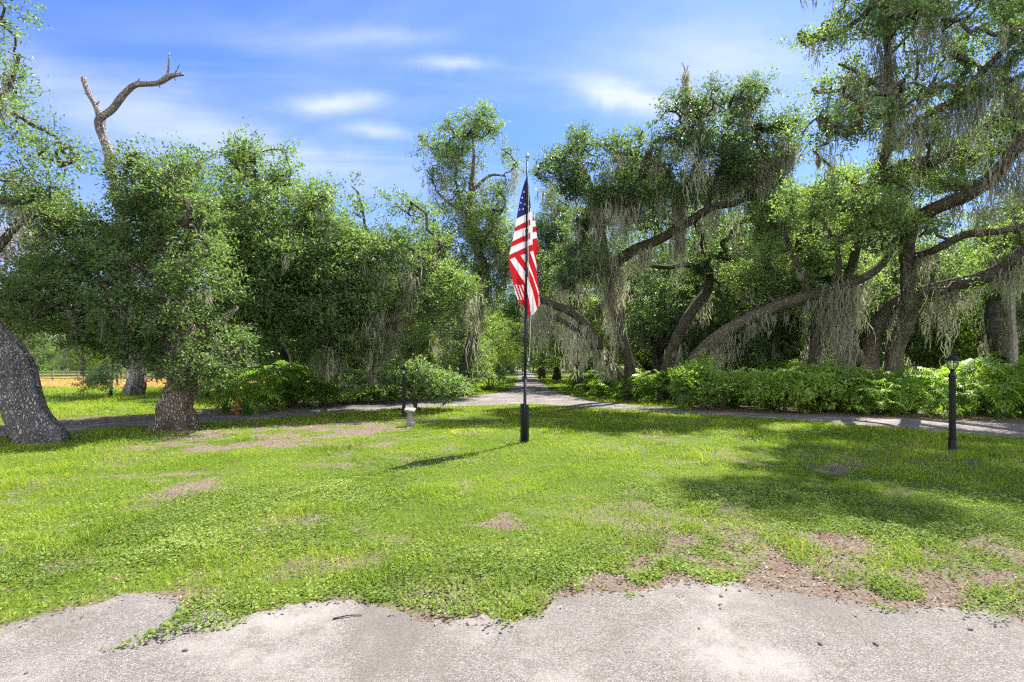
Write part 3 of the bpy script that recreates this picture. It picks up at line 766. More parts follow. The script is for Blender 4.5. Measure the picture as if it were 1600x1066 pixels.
def build_trees():
    # 1 leaning oak at the left edge
    C, R = cat2(crown([(-160, -60), (20, -40), (50, 0), (40, 35), (20, 60), (45, 110), (75, 140), (70, 170), (110, 220), (125, 250), (110, 285), (70, 300), (30, 305), (-20, 300), (-160, 330)], 11.5, 2.2, 60, (.45, .8)),
                crown([(-420, -120), (-120, -120), (-120, 330), (-420, 330)], 11, 3, 45, (.6, 1.0)))
    tree('oak_tree', 'thick grey oak trunk leaning out of view at the left edge, lit speckled bark', [
        [(68, 700, 11, 33), (63, 686, 11, 30), (51, 655, 11, 26.5), (35, 612, 11, 25), (13, 562, 11, 24), (-7, 528, 11, 23), (-45, 470, 11, 23), (-90, 400, 11, 24), (-130, 300, 11, 18), (-150, 150, 11.2, 12), (-160, 0, 11.5, 7)],
        [(-100, 385, 11, 14), (-50, 335, 11.2, 9), (0, 314, 11.4, 5), (40, 316, 11.5, 4), (62, 300, 11.6, 2.5)],
        [(-130, 300, 11, 12), (-70, 220, 11.3, 7), (0, 160, 11.5, 4), (30, 90, 11.6, 2)], [(-70, 425, 11, 14), (-60, 450, 11.5, 10), (40, 341, 12.2, 4.0), (90, 328, 12.5, 3)]],
        C, R, 44000, .08, M['oak_dark'], M['bark_grey'], 60, (.3, .7), .3, 2600, (.10, 5, .45), sides=28)
    # 2 dead snag
    tree('dead_oak_tree', 'tall dead grey tree snag with two bare broken arms against the sky', [
        [(214, 617, 28, 12.3), (210, 560, 28, 9.37), (203, 460, 28, 8.31), (195, 360, 28, 7.95), (186, 310, 28, 7.22), (175, 270, 28, 6.86), (170, 240, 28, 6.86), (160, 212, 28, 5.78), (156, 193, 28, 6.5), (159, 178, 28, 5.06)],
        [(157, 186, 28, 5.06), (150, 165, 28, 3.97), (140, 148, 28, 3.61), (131, 122, 28, 3.61)],
        [(159, 184, 28, 5.06), (172, 175, 28, 4.7), (185, 160, 28, 4.33), (200, 142, 28, 3.97), (215, 132, 28, 3.61), (245, 130, 28, 3.47), (262, 121, 28, 3.61), (272, 118, 28, 2.89), (287, 117, 28, 1.59)],
        [(166, 225, 28, 2.89), (160, 222, 28, 1.81), (154, 215, 28, 0.578)], [(171, 262, 28, 2.17), (180, 252, 28, 0.869), (185, 246, 28, 0.361)], [(138, 146, 28, 1.44), (133, 147, 28, 0.578), (129, 143, 28, 0.289)], [(215, 132, 28, 1.81), (216, 126, 28, 0.869), (219, 122, 28, 0.361)], [(245, 130, 28, 1.44), (250, 137, 28, 0.65)], [(281, 117, 28, 1.08), (284, 110, 28, 0.433)], [(271, 118, 28, 1.15), (274, 126, 28, 0.506)], [(149, 165, 28, 1.44), (156, 158, 28, 0.578)],
        [(261, 122, 28, 2.17), (263, 105, 28, 1.3), (264, 82, 28, 0.722)], [(272, 118, 28, 1.59), (277, 108, 28, 0.869), (281, 100, 28, 0.506)], [(163, 268, 28, 3.25), (160, 266, 28, 2.53), (157, 263, 28, 1.44)]],
        np.zeros((0, 3)), np.zeros(0), 0, .07, M['oak'], M['dead_wood'], 0, flare=(.3, 5, .6), sides=18, rough=.34)
    # 3 oak with a flared trunk
    poly = [(35, 350), (60, 340), (100, 325), (130, 300), (160, 285), (185, 250), (182, 200), (200, 195), (228, 215), (262, 235), (300, 265), (330, 300), (350, 350), (372, 420), (385, 500), (360, 545), (330, 560), (300, 590), (265, 600), (235, 585), (215, 590), (195, 612), (165, 600), (150, 562), (110, 545), (70, 545), (30, 512), (10, 490), (30, 440), (55, 400)]
    C, R = crown(poly, 13.2, 2.6, 210, (.42, .85), grow=1.0)
    tree('oak_tree', 'flared hollow trunk oak with dense low crown beside the leaning grey trunk', [
        [(271, 678, 13.2, 28), (275, 655, 13.2, 25), (280, 630, 13.2, 22.5), (284, 600, 13.2, 21), (287, 575, 13.2, 20), (285, 540, 13.2, 18), (275, 480, 13.2, 15), (255, 400, 13.2, 10), (235, 320, 13.3, 6), (215, 240, 13.3, 3)],
        [(285, 560, 13.2, 14), (310, 525, 13.4, 10), (345, 505, 13.6, 7), (370, 480, 14, 4)], [(280, 550, 13.2, 12), (230, 510, 13, 9), (170, 490, 12.8, 6), (90, 480, 12.6, 3)], [(262, 430, 13.2, 8), (300, 370, 13.5, 6), (325, 320, 13.6, 3)], [(270, 460, 13.2, 8), (190, 400, 13, 5), (120, 360, 13, 3)]],
        C, R, 112000, .085, M['oak'], M['bark_brown'], 40, (.2, .5), .1, 700, (.40, 5, .38), gap=.34)
    # 4 oak behind with a pointed top
    poly = [(330, 285), (350, 245), (380, 228), (392, 212), (408, 218), (420, 240), (445, 240), (462, 258), (482, 280), (500, 310), (516, 335), (530, 400), (522, 470), (500, 535), (470, 555), (440, 545), (400, 535), (350, 525), (330, 480), (320, 380)]
    C, R = crown(poly, 17.5, 3.0, 190, (.5, 1.0))
    tree('oak_tree', 'rounded oak with a spiky pointed top and low dark limb, beside the dead snag', [
        [(455, 632, 21.2, 9.6), (452, 600, 21.2, 8.4), (445, 560, 21.2, 7.8), (430, 520, 20.13, 7.2), (420, 460, 18.08, 6), (415, 380, 17.5, 4.2), (400, 300, 17.5, 2.4), (398, 235, 17.5, 1.2)],
        [(436, 530, 20.62, 6.6), (412, 524, 19.84, 6), (392, 515, 19.18, 5.4), (370, 508, 18.58, 4.2), (345, 490, 17.85, 2.4)], [(420, 460, 18.08, 4.2), (470, 400, 17.5, 3), (495, 340, 17.5, 1.8)], [(415, 400, 17.5, 3.6), (360, 330, 17.5, 1.8)]],
        C, R, 90000, .108, M['oak'], M['bark_dark'], 160, (.4, 1.0), .35, 300, gap=.33)
    # 5 drooping mossy oak
    poly = [(500, 340), (525, 300), (555, 288), (590, 308), (622, 332), (648, 306), (662, 318), (672, 350), (700, 400), (705, 470), (695, 510), (680, 550), (640, 555), (620, 580), (590, 565), (560, 585), (530, 570), (502, 555), (490, 530), (500, 450), (500, 380)]
    C, R = crown(poly, 18.5, 2.8, 170, (.5, .95), [(520, 500, 12), (660, 520, 9)])
    tree('oak_tree', 'broad drooping oak with moss hanging down to the shrubs behind the pedestal', [
        [(585, 628, 22.9, 8.8), (582, 600, 22.9, 7.7), (575, 550, 22.6, 7.15), (570, 490, 20.55, 6.05), (575, 420, 18.7, 4.4), (570, 350, 18.6, 2.2), (560, 300, 18.5, 1.1)],
        [(572, 520, 21.47, 4.95), (610, 470, 19.53, 3.85), (650, 430, 18.3, 2.75), (680, 400, 18.2, 1.65)], [(572, 500, 20.85, 4.95), (530, 450, 18.81, 3.3), (510, 400, 18.2, 1.65)]],
        C, R, 80000, .108, M['oak'], M['bark'], 300, (.5, 1.1), .25, 200, gap=.34)
    # 6 fork-trunk oak left of the flag
    poly = [(668, 268), (670, 238), (698, 212), (738, 203), (768, 210), (778, 236), (802, 262), (808, 290), (790, 312), (772, 320), (795, 360), (803, 405), (795, 450), (772, 475), (742, 455), (715, 470), (690, 455), (668, 420), (660, 385), (672, 345), (700, 330), (698, 305), (672, 295)]
    C, R = cat2(crown(poly, 27.6, 3.0, 150, (.45, .9), [(735, 440, 10), (757, 455, 8)], grow=1.14), crown([(655, 380), (700, 370), (725, 420), (700, 500), (670, 500), (650, 440)], 27.6, 1.8, 22, (.4, .8)), crown([(755, 370), (800, 360), (812, 410), (795, 470), (765, 480), (750, 430)], 27.6, 1.8, 24, (.4, .8)), crown([(690, 575), (700, 540), (725, 525), (760, 540), (770, 590), (720, 610)], 27.8, 1.2, 16, (.4, .7)))
    tree('oak_tree', 'tall narrow oak with a forked trunk and mossy top, just left of the flag', [
        [(722, 617, 27.6, 15), (728, 590, 27.6, 11), (733, 550, 27.6, 9), (737, 515, 27.6, 9), (740, 502, 27.6, 8), (750, 474, 27.6, 6.5), (762, 448, 27.6, 6), (756, 415, 27.6, 6), (742, 380, 27.6, 6.5), (734, 345, 27.6, 5), (736, 300, 27.6, 4), (740, 250, 27.6, 2.5), (738, 215, 27.6, 1.2)],
        [(738, 508, 27.6, 7), (723, 523, 27.4, 6.5), (702, 524, 27.2, 5.5), (690, 506, 27, 5), (681, 480, 26.9, 4), (670, 455, 26.8, 2.5)], [(738, 504, 27.6, 7), (726, 481, 27.6, 6), (715, 455, 27.8, 5.5), (704, 432, 27.9, 4), (690, 400, 28, 2.5)],
        [(744, 385, 27.6, 4.5), (775, 370, 27.6, 3), (800, 395, 27.6, 2)], [(735, 330, 27.6, 3.5), (705, 320, 27.6, 2.5), (682, 300, 27.6, 1.5)], [(736, 300, 27.6, 3), (765, 275, 27.6, 2), (790, 275, 27.6, 1.2)]],
        C, R, 80000, .118, M['oak'], M['bark'], 300, (.4, 1.0), .35, 300, gap=.36)
    # 9 big spreading oak right of the flag
    poly1 = [(838, 262), (858, 240), (880, 228), (900, 204), (925, 206), (945, 218), (985, 198), (1012, 203), (1018, 170), (1040, 148), (1062, 128), (1092, 130), (1122, 120), (1132, 150), (1168, 128), (1190, 150), (1186, 178), (1212, 188), (1244, 165), (1250, 198), (1226, 240), (1215, 290), (1190, 315), (1140, 310), (1080, 330), (1020, 310), (985, 330), (950, 300), (905, 285), (880, 275), (860, 280)]
    poly2 = [(915, 300), (985, 270), (1050, 290), (1110, 280), (1125, 310), (1060, 345), (1005, 370), (960, 400), (948, 440), (920, 438), (880, 440), (870, 420), (900, 370)]
    poly3 = [(1110, 350), (1180, 330), (1215, 370), (1205, 430), (1160, 460), (1120, 440), (1060, 450), (1010, 470), (1000, 430), (1060, 420)]
    C, R = cat2(crown(poly1, 19.5, 3.2, 210, (.4, .85), [(1150, 200, 14), (1215, 230, 14), (1180, 280, 10)]), crown(poly2, 21.2, 2.2, 110, (.5, .9)), crown(poly3, 22, 2, 45, (.4, .8)))
    tree('oak_tree', 'huge spreading oak right of the flag, with several mossy trunks and a bare top twig', [
        [(987, 626, 23.6, 11.1), (984, 600, 23.16, 9.62), (982, 575, 22.8, 8.51), (974, 530, 22.15, 7.03), (962, 490, 22, 7.03), (955, 450, 22, 7.4), (960, 418, 21.6, 8.14), (985, 395, 21, 8.14), (1020, 378, 20.5, 7.77), (1060, 356, 20, 7.03), (1090, 338, 19.6, 6.29), (1118, 322, 19.2, 5.92), (1150, 317, 19, 4.44), (1172, 300, 18.8, 2.96), (1200, 260, 18.6, 2.22)],
        [(968, 590, 23.02, 7.4), (945, 556, 22.52, 7.77), (925, 522, 21.63, 7.4), (897, 491, 21.2, 6.66), (866, 477, 20.8, 5.55), (838, 466, 20.4, 4.44), (812, 452, 20, 2.59)],
        [(940, 560, 22.58, 4.44), (915, 530, 21.55, 4.44), (885, 506, 21, 3.7), (852, 490, 20.8, 2.96), (830, 480, 20.6, 1.85)],
        [(1036, 625, 24.2, 10.4), (1037, 588, 23.59, 8.88), (1052, 545, 22.96, 8.14), (1068, 507, 22.6, 7.77), (1090, 477, 22.6, 8.14), (1107, 452, 22.6, 7.4), (1109, 428, 22.4, 5.92), (1100, 396, 22.2, 5.18), (1096, 370, 22, 4.44), (1085, 340, 21.5, 3.7)],
        [(1104, 430, 22.3, 4.44), (1075, 414, 22, 4.44), (1045, 418, 21.6, 3.7), (1015, 416, 21.4, 2.22)],
        [(955, 440, 21.8, 5.92), (948, 400, 21.2, 5.18), (940, 360, 20.5, 3.7), (930, 310, 20, 2.96), (915, 270, 19.6, 2.22), (890, 250, 19.4, 1.48)],
        [(1065, 354, 20, 5.18), (1058, 305, 19.8, 5.18), (1038, 264, 19.6, 4.07), (1005, 245, 19.5, 2.96), (960, 240, 19.4, 1.85)],
        [(1058, 305, 19.8, 4.44), (1082, 272, 19.8, 3.7), (1096, 220, 19.7, 2.96), (1092, 172, 19.6, 2.22), (1073, 150, 19.5, 1.48), (1072, 125, 19.5, 0.962), (1070, 108, 19.5, 0.666), (1067, 101, 19.5, 0.37)],
        [(1072, 112, 19.5, 0.666), (1075, 104, 19.5, 0.37)],
        [(1105, 325, 19.4, 4.44), (1116, 290, 19.2, 3.7), (1130, 255, 19, 2.96), (1160, 215, 19, 1.85), (1170, 170, 19, 0.888)], [(1130, 262, 19, 2.22), (1180, 248, 18.6, 1.92), (1215, 235, 18.2, 1.48), (1245, 222, 17.8, 1.04)]],
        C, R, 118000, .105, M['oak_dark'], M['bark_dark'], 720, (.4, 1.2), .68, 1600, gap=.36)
    # 10 leaning oak with a long arched limb
    poly = [(1165, 315), (1200, 288), (1245, 300), (1290, 282), (1335, 300), (1345, 370), (1335, 425), (1285, 445), (1225, 452), (1185, 440), (1160, 400)]
    C, R = cat2(crown(poly, 19.6, 1.8, 95, (.4, .8)), crown([(1118, 500), (1150, 440), (1195, 430), (1190, 470), (1160, 490), (1130, 515)], 21.2, 1.0, 16, (.35, .6)))
    tree('oak_tree', 'leaning oak whose long arched limb sweeps low over the planting bed', [
        [(1072, 632, 21, 12.8), (1083, 575, 21, 11.2), (1108, 542, 20.6, 10.4), (1140, 515, 20.2, 9.6), (1175, 495, 19.6, 9.2), (1215, 478, 19, 8.8), (1260, 464, 18.5, 8.4), (1300, 452, 18, 8), (1340, 438, 17.5, 7.2), (1380, 410, 17, 5.6), (1400, 370, 16.6, 3.2)],
        [(1262, 463, 18.5, 5.6), (1255, 430, 18, 4.8), (1235, 390, 17.6, 3.6), (1220, 340, 17.4, 2.4)], [(1305, 450, 18, 5.6), (1310, 410, 17.6, 4), (1300, 350, 17.4, 2.4)]],
        C, R, 54000, .102, M['oak'], M['bark'], 260, (.45, 1.25), .8, 1800, gap=.36)
    # 11 giant oak at the right
    up = [(1262, 65), (1288, 12), (1335, -35), (1670, -45), (1680, 150), (1560, 170), (1500, 200), (1420, 262), (1345, 250), (1262, 215), (1240, 250), (1232, 215), (1258, 180), (1250, 138), (1285, 110)]
    low = [(1240, 300), (1320, 265), (1400, 255), (1470, 220), (1540, 170), (1650, 140), (1700, 260), (1620, 250), (1560, 295), (1490, 312), (1440, 345), (1400, 390), (1350, 400), (1290, 350), (1245, 330)]
    rt_ = [(1440, 410), (1490, 385), (1540, 385), (1600, 340), (1700, 300), (1700, 450), (1610, 420), (1560, 440), (1490, 440), (1445, 435)]
    over = [(1300, -420), (1640, -420), (1900, -200), (1900, 200), (1660, 100), (1640, -70), (1340, -80)]
    C, R = cat2(crown(up, 14.5, 2.2, 220, (.28, .55), [(1330, 90, 16), (1450, 60, 18), (1410, 190, 14), (1560, 120, 14), (1480, 140, 10)]), crown(low, 15.8, 2.0, 150, (.4, .8), [(1545, 335, 30)]), crown(rt_, 16.2, 1.3, 46, (.35, .65)), crown([(1250, -55), (1570, -55), (1600, -210), (1290, -210)], 14, 2.2, 34, (.5, .85)))
    tree('oak_tree', 'giant mossy oak with v shaped trunk and huge limbs behind the tall lamp post', [
        [(1360, 625, 19, 16.4), (1358, 590, 19, 13.9), (1360, 560, 19, 12.3), (1372, 512, 18.8, 10.7), (1390, 481, 18.4, 9.84), (1421, 464, 17.8, 9.84), (1452, 454, 17.2, 9.84), (1484, 446, 16.6, 9.84), (1535, 434, 15.6, 10.2), (1566, 418, 15, 10.7), (1600, 396, 14.4, 11.5), (1660, 350, 13.8, 10.7), (1740, 300, 13.4, 7.38)],
        [(1356, 575, 19, 9.84), (1338, 552, 19, 9.02), (1318, 521, 19, 8.2), (1304, 489, 19, 7.38), (1308, 455, 18.8, 6.56), (1330, 420, 18.2, 6.56), (1345, 360, 17.2, 6.56), (1358, 300, 16.2, 6.56), (1380, 250, 15.4, 6.56), (1388, 210, 15, 6.15), (1391, 150, 14.8, 4.92), (1385, 75, 14.6, 3.69), (1384, 5, 14.5, 2.46), (1380, -60, 14.5, 1.5)],
        [(1384, 240, 15.4, 4.92), (1414, 210, 15, 4.92), (1440, 184, 14.7, 5.33), (1466, 170, 14.5, 5.33), (1500, 150, 14.3, 5.33), (1537, 109, 14, 4.92), (1575, 71, 13.8, 4.1), (1610, 45, 13.6, 3.28), (1680, 0, 13.4, 1.64)],
        [(1500, 150, 14.3, 3.28), (1560, 128, 14, 3.28), (1620, 115, 13.6, 2.46)],
        [(1390, 620, 19, 14.8), (1394, 572, 18.8, 13.1), (1402, 542, 18.6, 12.3), (1414, 512, 18.2, 12.3), (1422, 480, 17.8, 11.5), (1420, 430, 17.2, 10.7), (1416, 380, 16.6, 10.7), (1428, 345, 16, 10.7), (1470, 322, 15.2, 10.2), (1519, 300, 14.6, 9.84), (1560, 266, 14, 9.84), (1600, 220, 13.4, 9.02), (1660, 160, 13, 6.56)],
        [(1425, 400, 17, 6.56), (1455, 392, 16.2, 6.15), (1485, 378, 15.8, 6.15), (1512, 366, 15.4, 5.74), (1560, 362, 14.8, 4.92), (1610, 350, 14.4, 3.28)],
        [(1392, 150, 14.8, 2.87), (1350, 120, 14.6, 2.46), (1310, 100, 14.5, 1.48)], [(1358, 300, 16.2, 3.28), (1310, 270, 15.8, 2.46), (1270, 235, 15.5, 1.64)], [(1388, 90, 14.6, 2.46), (1430, 40, 14.5, 1.64), (1460, -30, 14.5, 1.2)]],
        C, R, 168000, .09, M['oak'], M['bark'], 520, (.35, 1.1), .72, 2600, gap=.37)
    # slim trunks within the bed
    C, R = crown([(1215, 440), (1250, 420), (1310, 430), (1320, 470), (1260, 490)], 20, 1.2, 14, (.35, .6))
    tree('oak_tree', 'slim dark straight oak trunk rising from the middle of the right planting bed', [[(1268, 625, 19.5, 10), (1271, 580, 19.5, 8), (1274, 530, 19.6, 7), (1277, 480, 19.7, 6), (1270, 430, 19.8, 5), (1262, 380, 19.8, 3)], [(1276, 495, 19.7, 4), (1300, 460, 19.6, 3), (1315, 430, 19.5, 2)]], C, R, 9000, .085, M['oak_dark'], M['bark_dark'], 60, (.5, 1.3), .6)
    C, R = crown([(1540, 330), (1600, 300), (1690, 330), (1690, 450), (1600, 440), (1560, 420)], 19, 1.6, 40, (.5, .8))
    tree('pale_trunk_tree', 'straight smooth pale grey trunk near the right edge, behind the glossy plants', [[(1586, 640, 17.5, 6.5), (1585, 580, 17.5, 5.6), (1582, 500, 17.6, 5.2), (1580, 430, 17.8, 5), (1583, 360, 18, 4), (1600, 310, 18.4, 3)]], C, R, 22000, .085, M['oak'], M['bark_pale'], 20, (.4, .9), .2)
    C, R = crown([(1530, 400), (1600, 380), (1610, 470), (1580, 500), (1545, 500)], 22, 1.4, 26, (.45, .8))
    tree('oak_tree', 'dark ivy covered oak trunk immediately left of the pale grey trunk', [[(1562, 620, 21, 15), (1560, 560, 21, 12), (1556, 510, 21, 11), (1550, 460, 21.4, 9), (1545, 410, 21.8, 6)]], C, R, 16000, .09, M['oak_dark'], M['bark_dark'], 60, (.5, 1.1), .5, 1400)
    C, R = crown([(330, 545), (345, 505), (380, 510), (400, 545), (370, 570)], 27, 1.2, 14, (.45, .7))
    tree('oak_tree', 'thin leaning trunk in front of the orange field beyond the left bed', [[(317, 620, 25, 8), (326, 595, 25, 7), (338, 570, 25.4, 6), (350, 550, 26, 5), (365, 525, 26.6, 3)], [(342, 562, 25.6, 3), (368, 540, 25.6, 2), (345, 530, 25.4, 1.2)]], C, R, 7000, .10, M['oak'], M['bark_grey'], 50, (.6, 1.3), .4)
    C, R = crown([(155, 595), (165, 560), (195, 560), (200, 590), (180, 612)], 25, .5, 9, (.3, .45))
    tree('young_tree', 'small dark sapling standing on the sunny grass between two left trunks', [[(173, 618, 26, 2.2), (174, 600, 26, 2), (176, 580, 26, 1.5), (176, 560, 26, 1)]], C, R, 3000, .10, M['oak_dark'], M['bark_dark'], flare=None)
    # shrubs
    def shrub(label, poly, Y, n, nl, L, mat, name='shrub', th=1.0):
        C, R = crown(poly, Y, th, int(n * .8), (.22, .45)); poly = np.array(poly); b = G(poly[:, 0].mean(), HZ + EYE * F / Y)
        bx = poly[:, 0].mean(); gy = HZ + EYE * F / Y
        tree(name, label, [[(bx, gy, Y, 3), (bx + 2, gy - 16, Y, 2.2), (bx + 6, gy - 32, Y, 1.2)], [(bx, gy - 4, Y, 2), (bx - 10, gy - 22, Y, 1.5), (bx - 18, gy - 36, Y, .8)]], C, R, nl, L, mat, M['bark_dark'], cat='shrub', gap=.30, up=.9)
    shrub('tall bright green leafy shrub behind the lamp post by the pedestal', [(590, 615), (600, 575), (630, 570), (645, 545), (662, 550), (676, 575), (705, 588), (712, 620), (620, 630)], 18.8, 44, 8000, .14, M['oak_dark'])
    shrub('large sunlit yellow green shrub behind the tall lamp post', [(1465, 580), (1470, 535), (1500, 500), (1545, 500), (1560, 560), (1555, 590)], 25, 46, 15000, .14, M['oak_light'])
    shrub('leafy light green shrub below the long arched limb', [(1180, 640), (1186, 600), (1206, 570), (1226, 592), (1256, 604), (1270, 622), (1256, 640)], 17.6, 30, 5500, .14, M['shrub'])
    shrub('small dark rounded shrub nearest the drive, at the end of the right bed', [(897, 610), (900, 582), (918, 572), (936, 580), (940, 612)], 28, 22, 6000, .15, M['fern'])
    shrub('bright low shrub at the foot of the twin mossy trunks', [(1070, 640), (1076, 612), (1095, 606), (1112, 585), (1134, 606), (1162, 598), (1190, 620), (1190, 640)], 18.6, 34, 5200, .14, M['shrub'])
    shrub('small yellow green shrub beside the thin leaning trunk and orange field', [(334, 605), (334, 580), (348, 572), (358, 585), (356, 605)], 30, 16, 3500, .16, M['oak_light'])


# ------------------------------------------------------------------ background trees: three kinds, copied
def bg_proto(kind, H, spread, nl, leafmat, barkmat, nm, label):
    limbs = [[(0, 0, 0, .5), (.1, 0, 1.2, .38), (.3, .1, H * .25, .33), (.1, .2, H * .45, .25), (-.2, .1, H * .7, .14), (0, 0, H * .95, .05)]]
    for k in range(6):
        a = k * 1.05 + kind; z0 = H * (.14 + .06 * k); r = spread * rng.uniform(.6, .95)
        limbs.append([(.2, .1, z0, .2), (math.cos(a) * r * .35, math.sin(a) * r * .35, z0 + H * .12, .16), (math.cos(a) * r * .7, math.sin(a) * r * .7, z0 + H * .17, .11), (math.cos(a) * r, math.sin(a) * r, z0 + H * rng.uniform(.1, .24), .05)])
    C = []; R = []
    while len(C) < 120:
        d = unit(rng.normal(size=3)); rr = rng.random() ** .4; p = np.array([d[0] * spread * rr, d[1] * spread * rr, H * .53 + d[2] * H * .43 * rr - .10 * H * (d[0] ** 2 + d[1] ** 2) * rr])
        if p[2] < H * .12 or N1(np.array(p[0] * .5 + kind * 9), np.array(p[2] * .5 + p[1] * .3), 1.0, 1) < .3: continue
        C.append(p); R.append(rng.uniform(.7, 1.35))
    return tree('oak_tree', label, limbs, np.array(C), np.array(R), nl, .16, leafmat, barkmat, nm, (.6, 1.6), .3, world=True, gap=.28, moss_w=.05, sides=10, per=12, moss_per=16)


def build_background():
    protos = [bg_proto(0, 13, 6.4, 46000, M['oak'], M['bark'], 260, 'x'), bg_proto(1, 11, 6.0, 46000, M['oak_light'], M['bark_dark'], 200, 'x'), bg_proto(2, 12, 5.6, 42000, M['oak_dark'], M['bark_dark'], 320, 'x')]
    G1 = 'oaks in the grove beyond the drive'
    spots = [  # px of trunk, distance, kind, scale, turn, label
        (752, 62, 1, 1.05, .3, 'sunlit bright green oak left of the avenue, seen past the forked trunk'),
        (772, 80, 2, 1.0, 1.9, 'shaded far oak trunk beside the avenue, just left of the flagpole'),
        (700, 48, 1, .9, 4.0, 'light green oak half hidden behind the forked trunk'),
        (655, 36, 0, .8, 2.2, 'mid green oak behind the bright shrub and left lamp post'),
        (560, 34, 2, .82, 5.0, 'dark mossy oak behind the drooping oak'),
        (470, 33, 0, .85, .9, 'mossy oak behind the low dark limb of the pointed oak'),
        (905, 70, 2, 1.0, 1.1, 'far shaded mossy oak right of the avenue, under the low left limb'),
        (950, 50, 0, .95, 3.3, 'mossy oak seen between the low limb and the first big trunk'),
        (1015, 42, 1, .92, 2.7, 'sunlit light green oak between the twin mossy trunks'),
        (1165, 30, 2, .62, .2, 'short dark trunk under moss curtains below the arched limb'),
        (1130, 46, 1, 1.0, 5.5, 'bright green oak in the sun behind the arched limb'),
        (1228, 33, 0, .8, 1.4, 'grey trunked oak leaning behind the light green shrub'),
        (1320, 40, 1, 1.0, 3.9, 'yellow green oak behind the v shaped trunk'),
        (1445, 38, 2, .9, 2.0, 'dark mossy oak behind the gap right of the brown trunk'),
        (1530, 44, 0, 1.0, 4.6, 'oak behind the large sunlit yellow green shrub'),
        (1660, 30, 1, .95, 1.2, 'light oak behind the pale grey trunk, partly out of view'),
        (1740, 24, 0, .9, 0.4, 'oak out at the right edge behind the glossy plants'),
        (30, 66, 0, .72, .8, 'far oak behind the field fence, beside the leaning grey trunk'),
        (130, 78, 1, .72, 2.4, 'far light oak behind the field fence, left of the sapling'),
        (250, 62, 2, .8, 3.0, 'far dark oak showing behind the flared hollow trunk'),
        (390, 56, 0, .85, 5.2, 'far oak behind the thin leaning trunk'),
        (845, 88, 2, 1.1, 2.9, 'far dark oak closing the end of the avenue, directly behind the flagpole'),
        (800, 98, 0, 1.1, .6, 'far oak at the end of the avenue, left of the vine smothered trunk'),
        (620, 52, 1, 1.0, 3.6, 'light oak glimpsed between the drooping oak and the forked trunk'),
        (520, 46, 1, .95, 1.5, 'light oak filling the gap between the pointed oak and the drooping oak'),
        (425, 40, 1, .8, 2.0, 'yellow green oak under the low dark limb, behind the left bed'),
        (870, 55, 1, .95, 4.4, 'light green oak behind the low sweeping limb, right of the avenue'),
        (985, 60, 1, 1.0, .2, 'sunlit oak far behind the first big mossy trunk'),
        (1075, 38, 0, .75, 5.9, 'oak just behind the second mossy trunk'),
        (1190, 50, 1, 1.05, 1.0, 'bright oak behind the moss curtain of the arched limb'),
        (1270, 48, 1, 1.0, 2.5, 'light oak directly behind the slim dark trunk'),
        (1385, 52, 1, 1.1, .9, 'sunlit oak behind the brown trunk'),
        (1490, 60, 2, 1.1, 3.1, 'dark far oak above the tall lamp post lantern'),
        (1590, 58, 1, 1.1, 5.1, 'far light oak behind the ivy covered trunk'),
        (310, 75, 0, .9, 1.1, 'far oak beyond the orange field, right of the flared hollow trunk'),
        (1030, 34, 0, 1.02, 4.1, 'tall oak behind the bare horizontal branch of the big spreading oak'),
        (1125, 36, 2, 1.0, 1.2, 'tall mossy oak filling the view above the leaning trunk'),
        (905, 38, 0, .98, 2.3, 'oak closing the view above the low sweeping limb near the flag'),
        (1215, 30, 0, 1.12, 3.4, 'tallest of the oaks behind the bed, between the two biggest crowns'),
        (1330, 31, 2, 1.0, 5.0, 'mossy oak behind the twin arms of the v shaped trunk'),
        (1420, 29, 0, .85, 2.7, 'oak closing the view behind the brown trunk'),
        (1500, 33, 2, .95, .5, 'mossy oak behind the bare grey branch at the right'),
        (350, 31, 0, .9, .3, 'oak joining the flared hollow oak and the pointed oak'),
        (500, 28, 2, .78, 2.9, 'mossy oak joining the pointed oak and the drooping oak'),
        (640, 29, 0, .74, 4.9, 'oak joining the drooping oak and the forked trunk'),
        (-120, 48, 2, .8, 1.6, 'far dark oak behind the leaning grey trunk at the left edge'),
    ]
    used = set()
    for (px, Y, k, s, a, lab) in spots:
        o = protos[k] if k not in used else copy_tree(protos[k]); used.add(k)
        o.location = ((px - 800) * Y / F, Y, 0); o.rotation_euler = (0, 0, a); o.scale = (s, s, s * rng.uniform(.92, 1.08)); tag(o, lab, 'tree', G1)
    # vine covered tree right of the avenue
    C, R = cat2(crown([(830, 575), (834, 520), (838, 490), (858, 490), (862, 530), (864, 576)], 66, 1.3, 40, (.6, 1.0)), crown([(838, 440), (842, 330), (865, 305), (888, 315), (896, 350), (885, 400), (870, 450)], 40, 2.2, 60, (.7, 1.1)))
    tree('oak_tree', 'far tree with a vine smothered trunk at the right side of the avenue', [[(848, 592, 60, 6), (848, 560, 60, 5), (850, 500, 56, 4.5), (856, 440, 50, 4), (862, 380, 44, 4), (868, 330, 41, 2)], [(850, 500, 56, 3), (846, 530, 64, 3), (847, 575, 66, 3)]], C, R, 26000, .17, M['oak_dark'], M['bark_dark'], 260, (.8, 2.4), .4, moss_w=.05)
    # far wood closing the view
    nC = 1500; a = rng.uniform(-1.2, 1.2, nC); Y = rng.uniform(100, 135, nC); X = a * Y
    hmax = 9 + 8 * N1(X * .04 + 40, Y * 0 + 1, 1, 2); Z = rng.uniform(.0, 1, nC) ** 1.25 * hmax + .5
    C = np.stack([X, Y, Z], -1); R = rng.uniform(1.6, 3.2, nC)
    (V, Fq, r), _ = foliage(C, R, 190000, .8, 12)
    V[:, 2] = np.maximum(V[:, 2], .0)
    tag(mesh_obj('far_wood', V, Fq, M['oak_dark'], attrs={'rnd': ('FACE', r)}), 'distant wood closing the view', None, None, 'stuff')


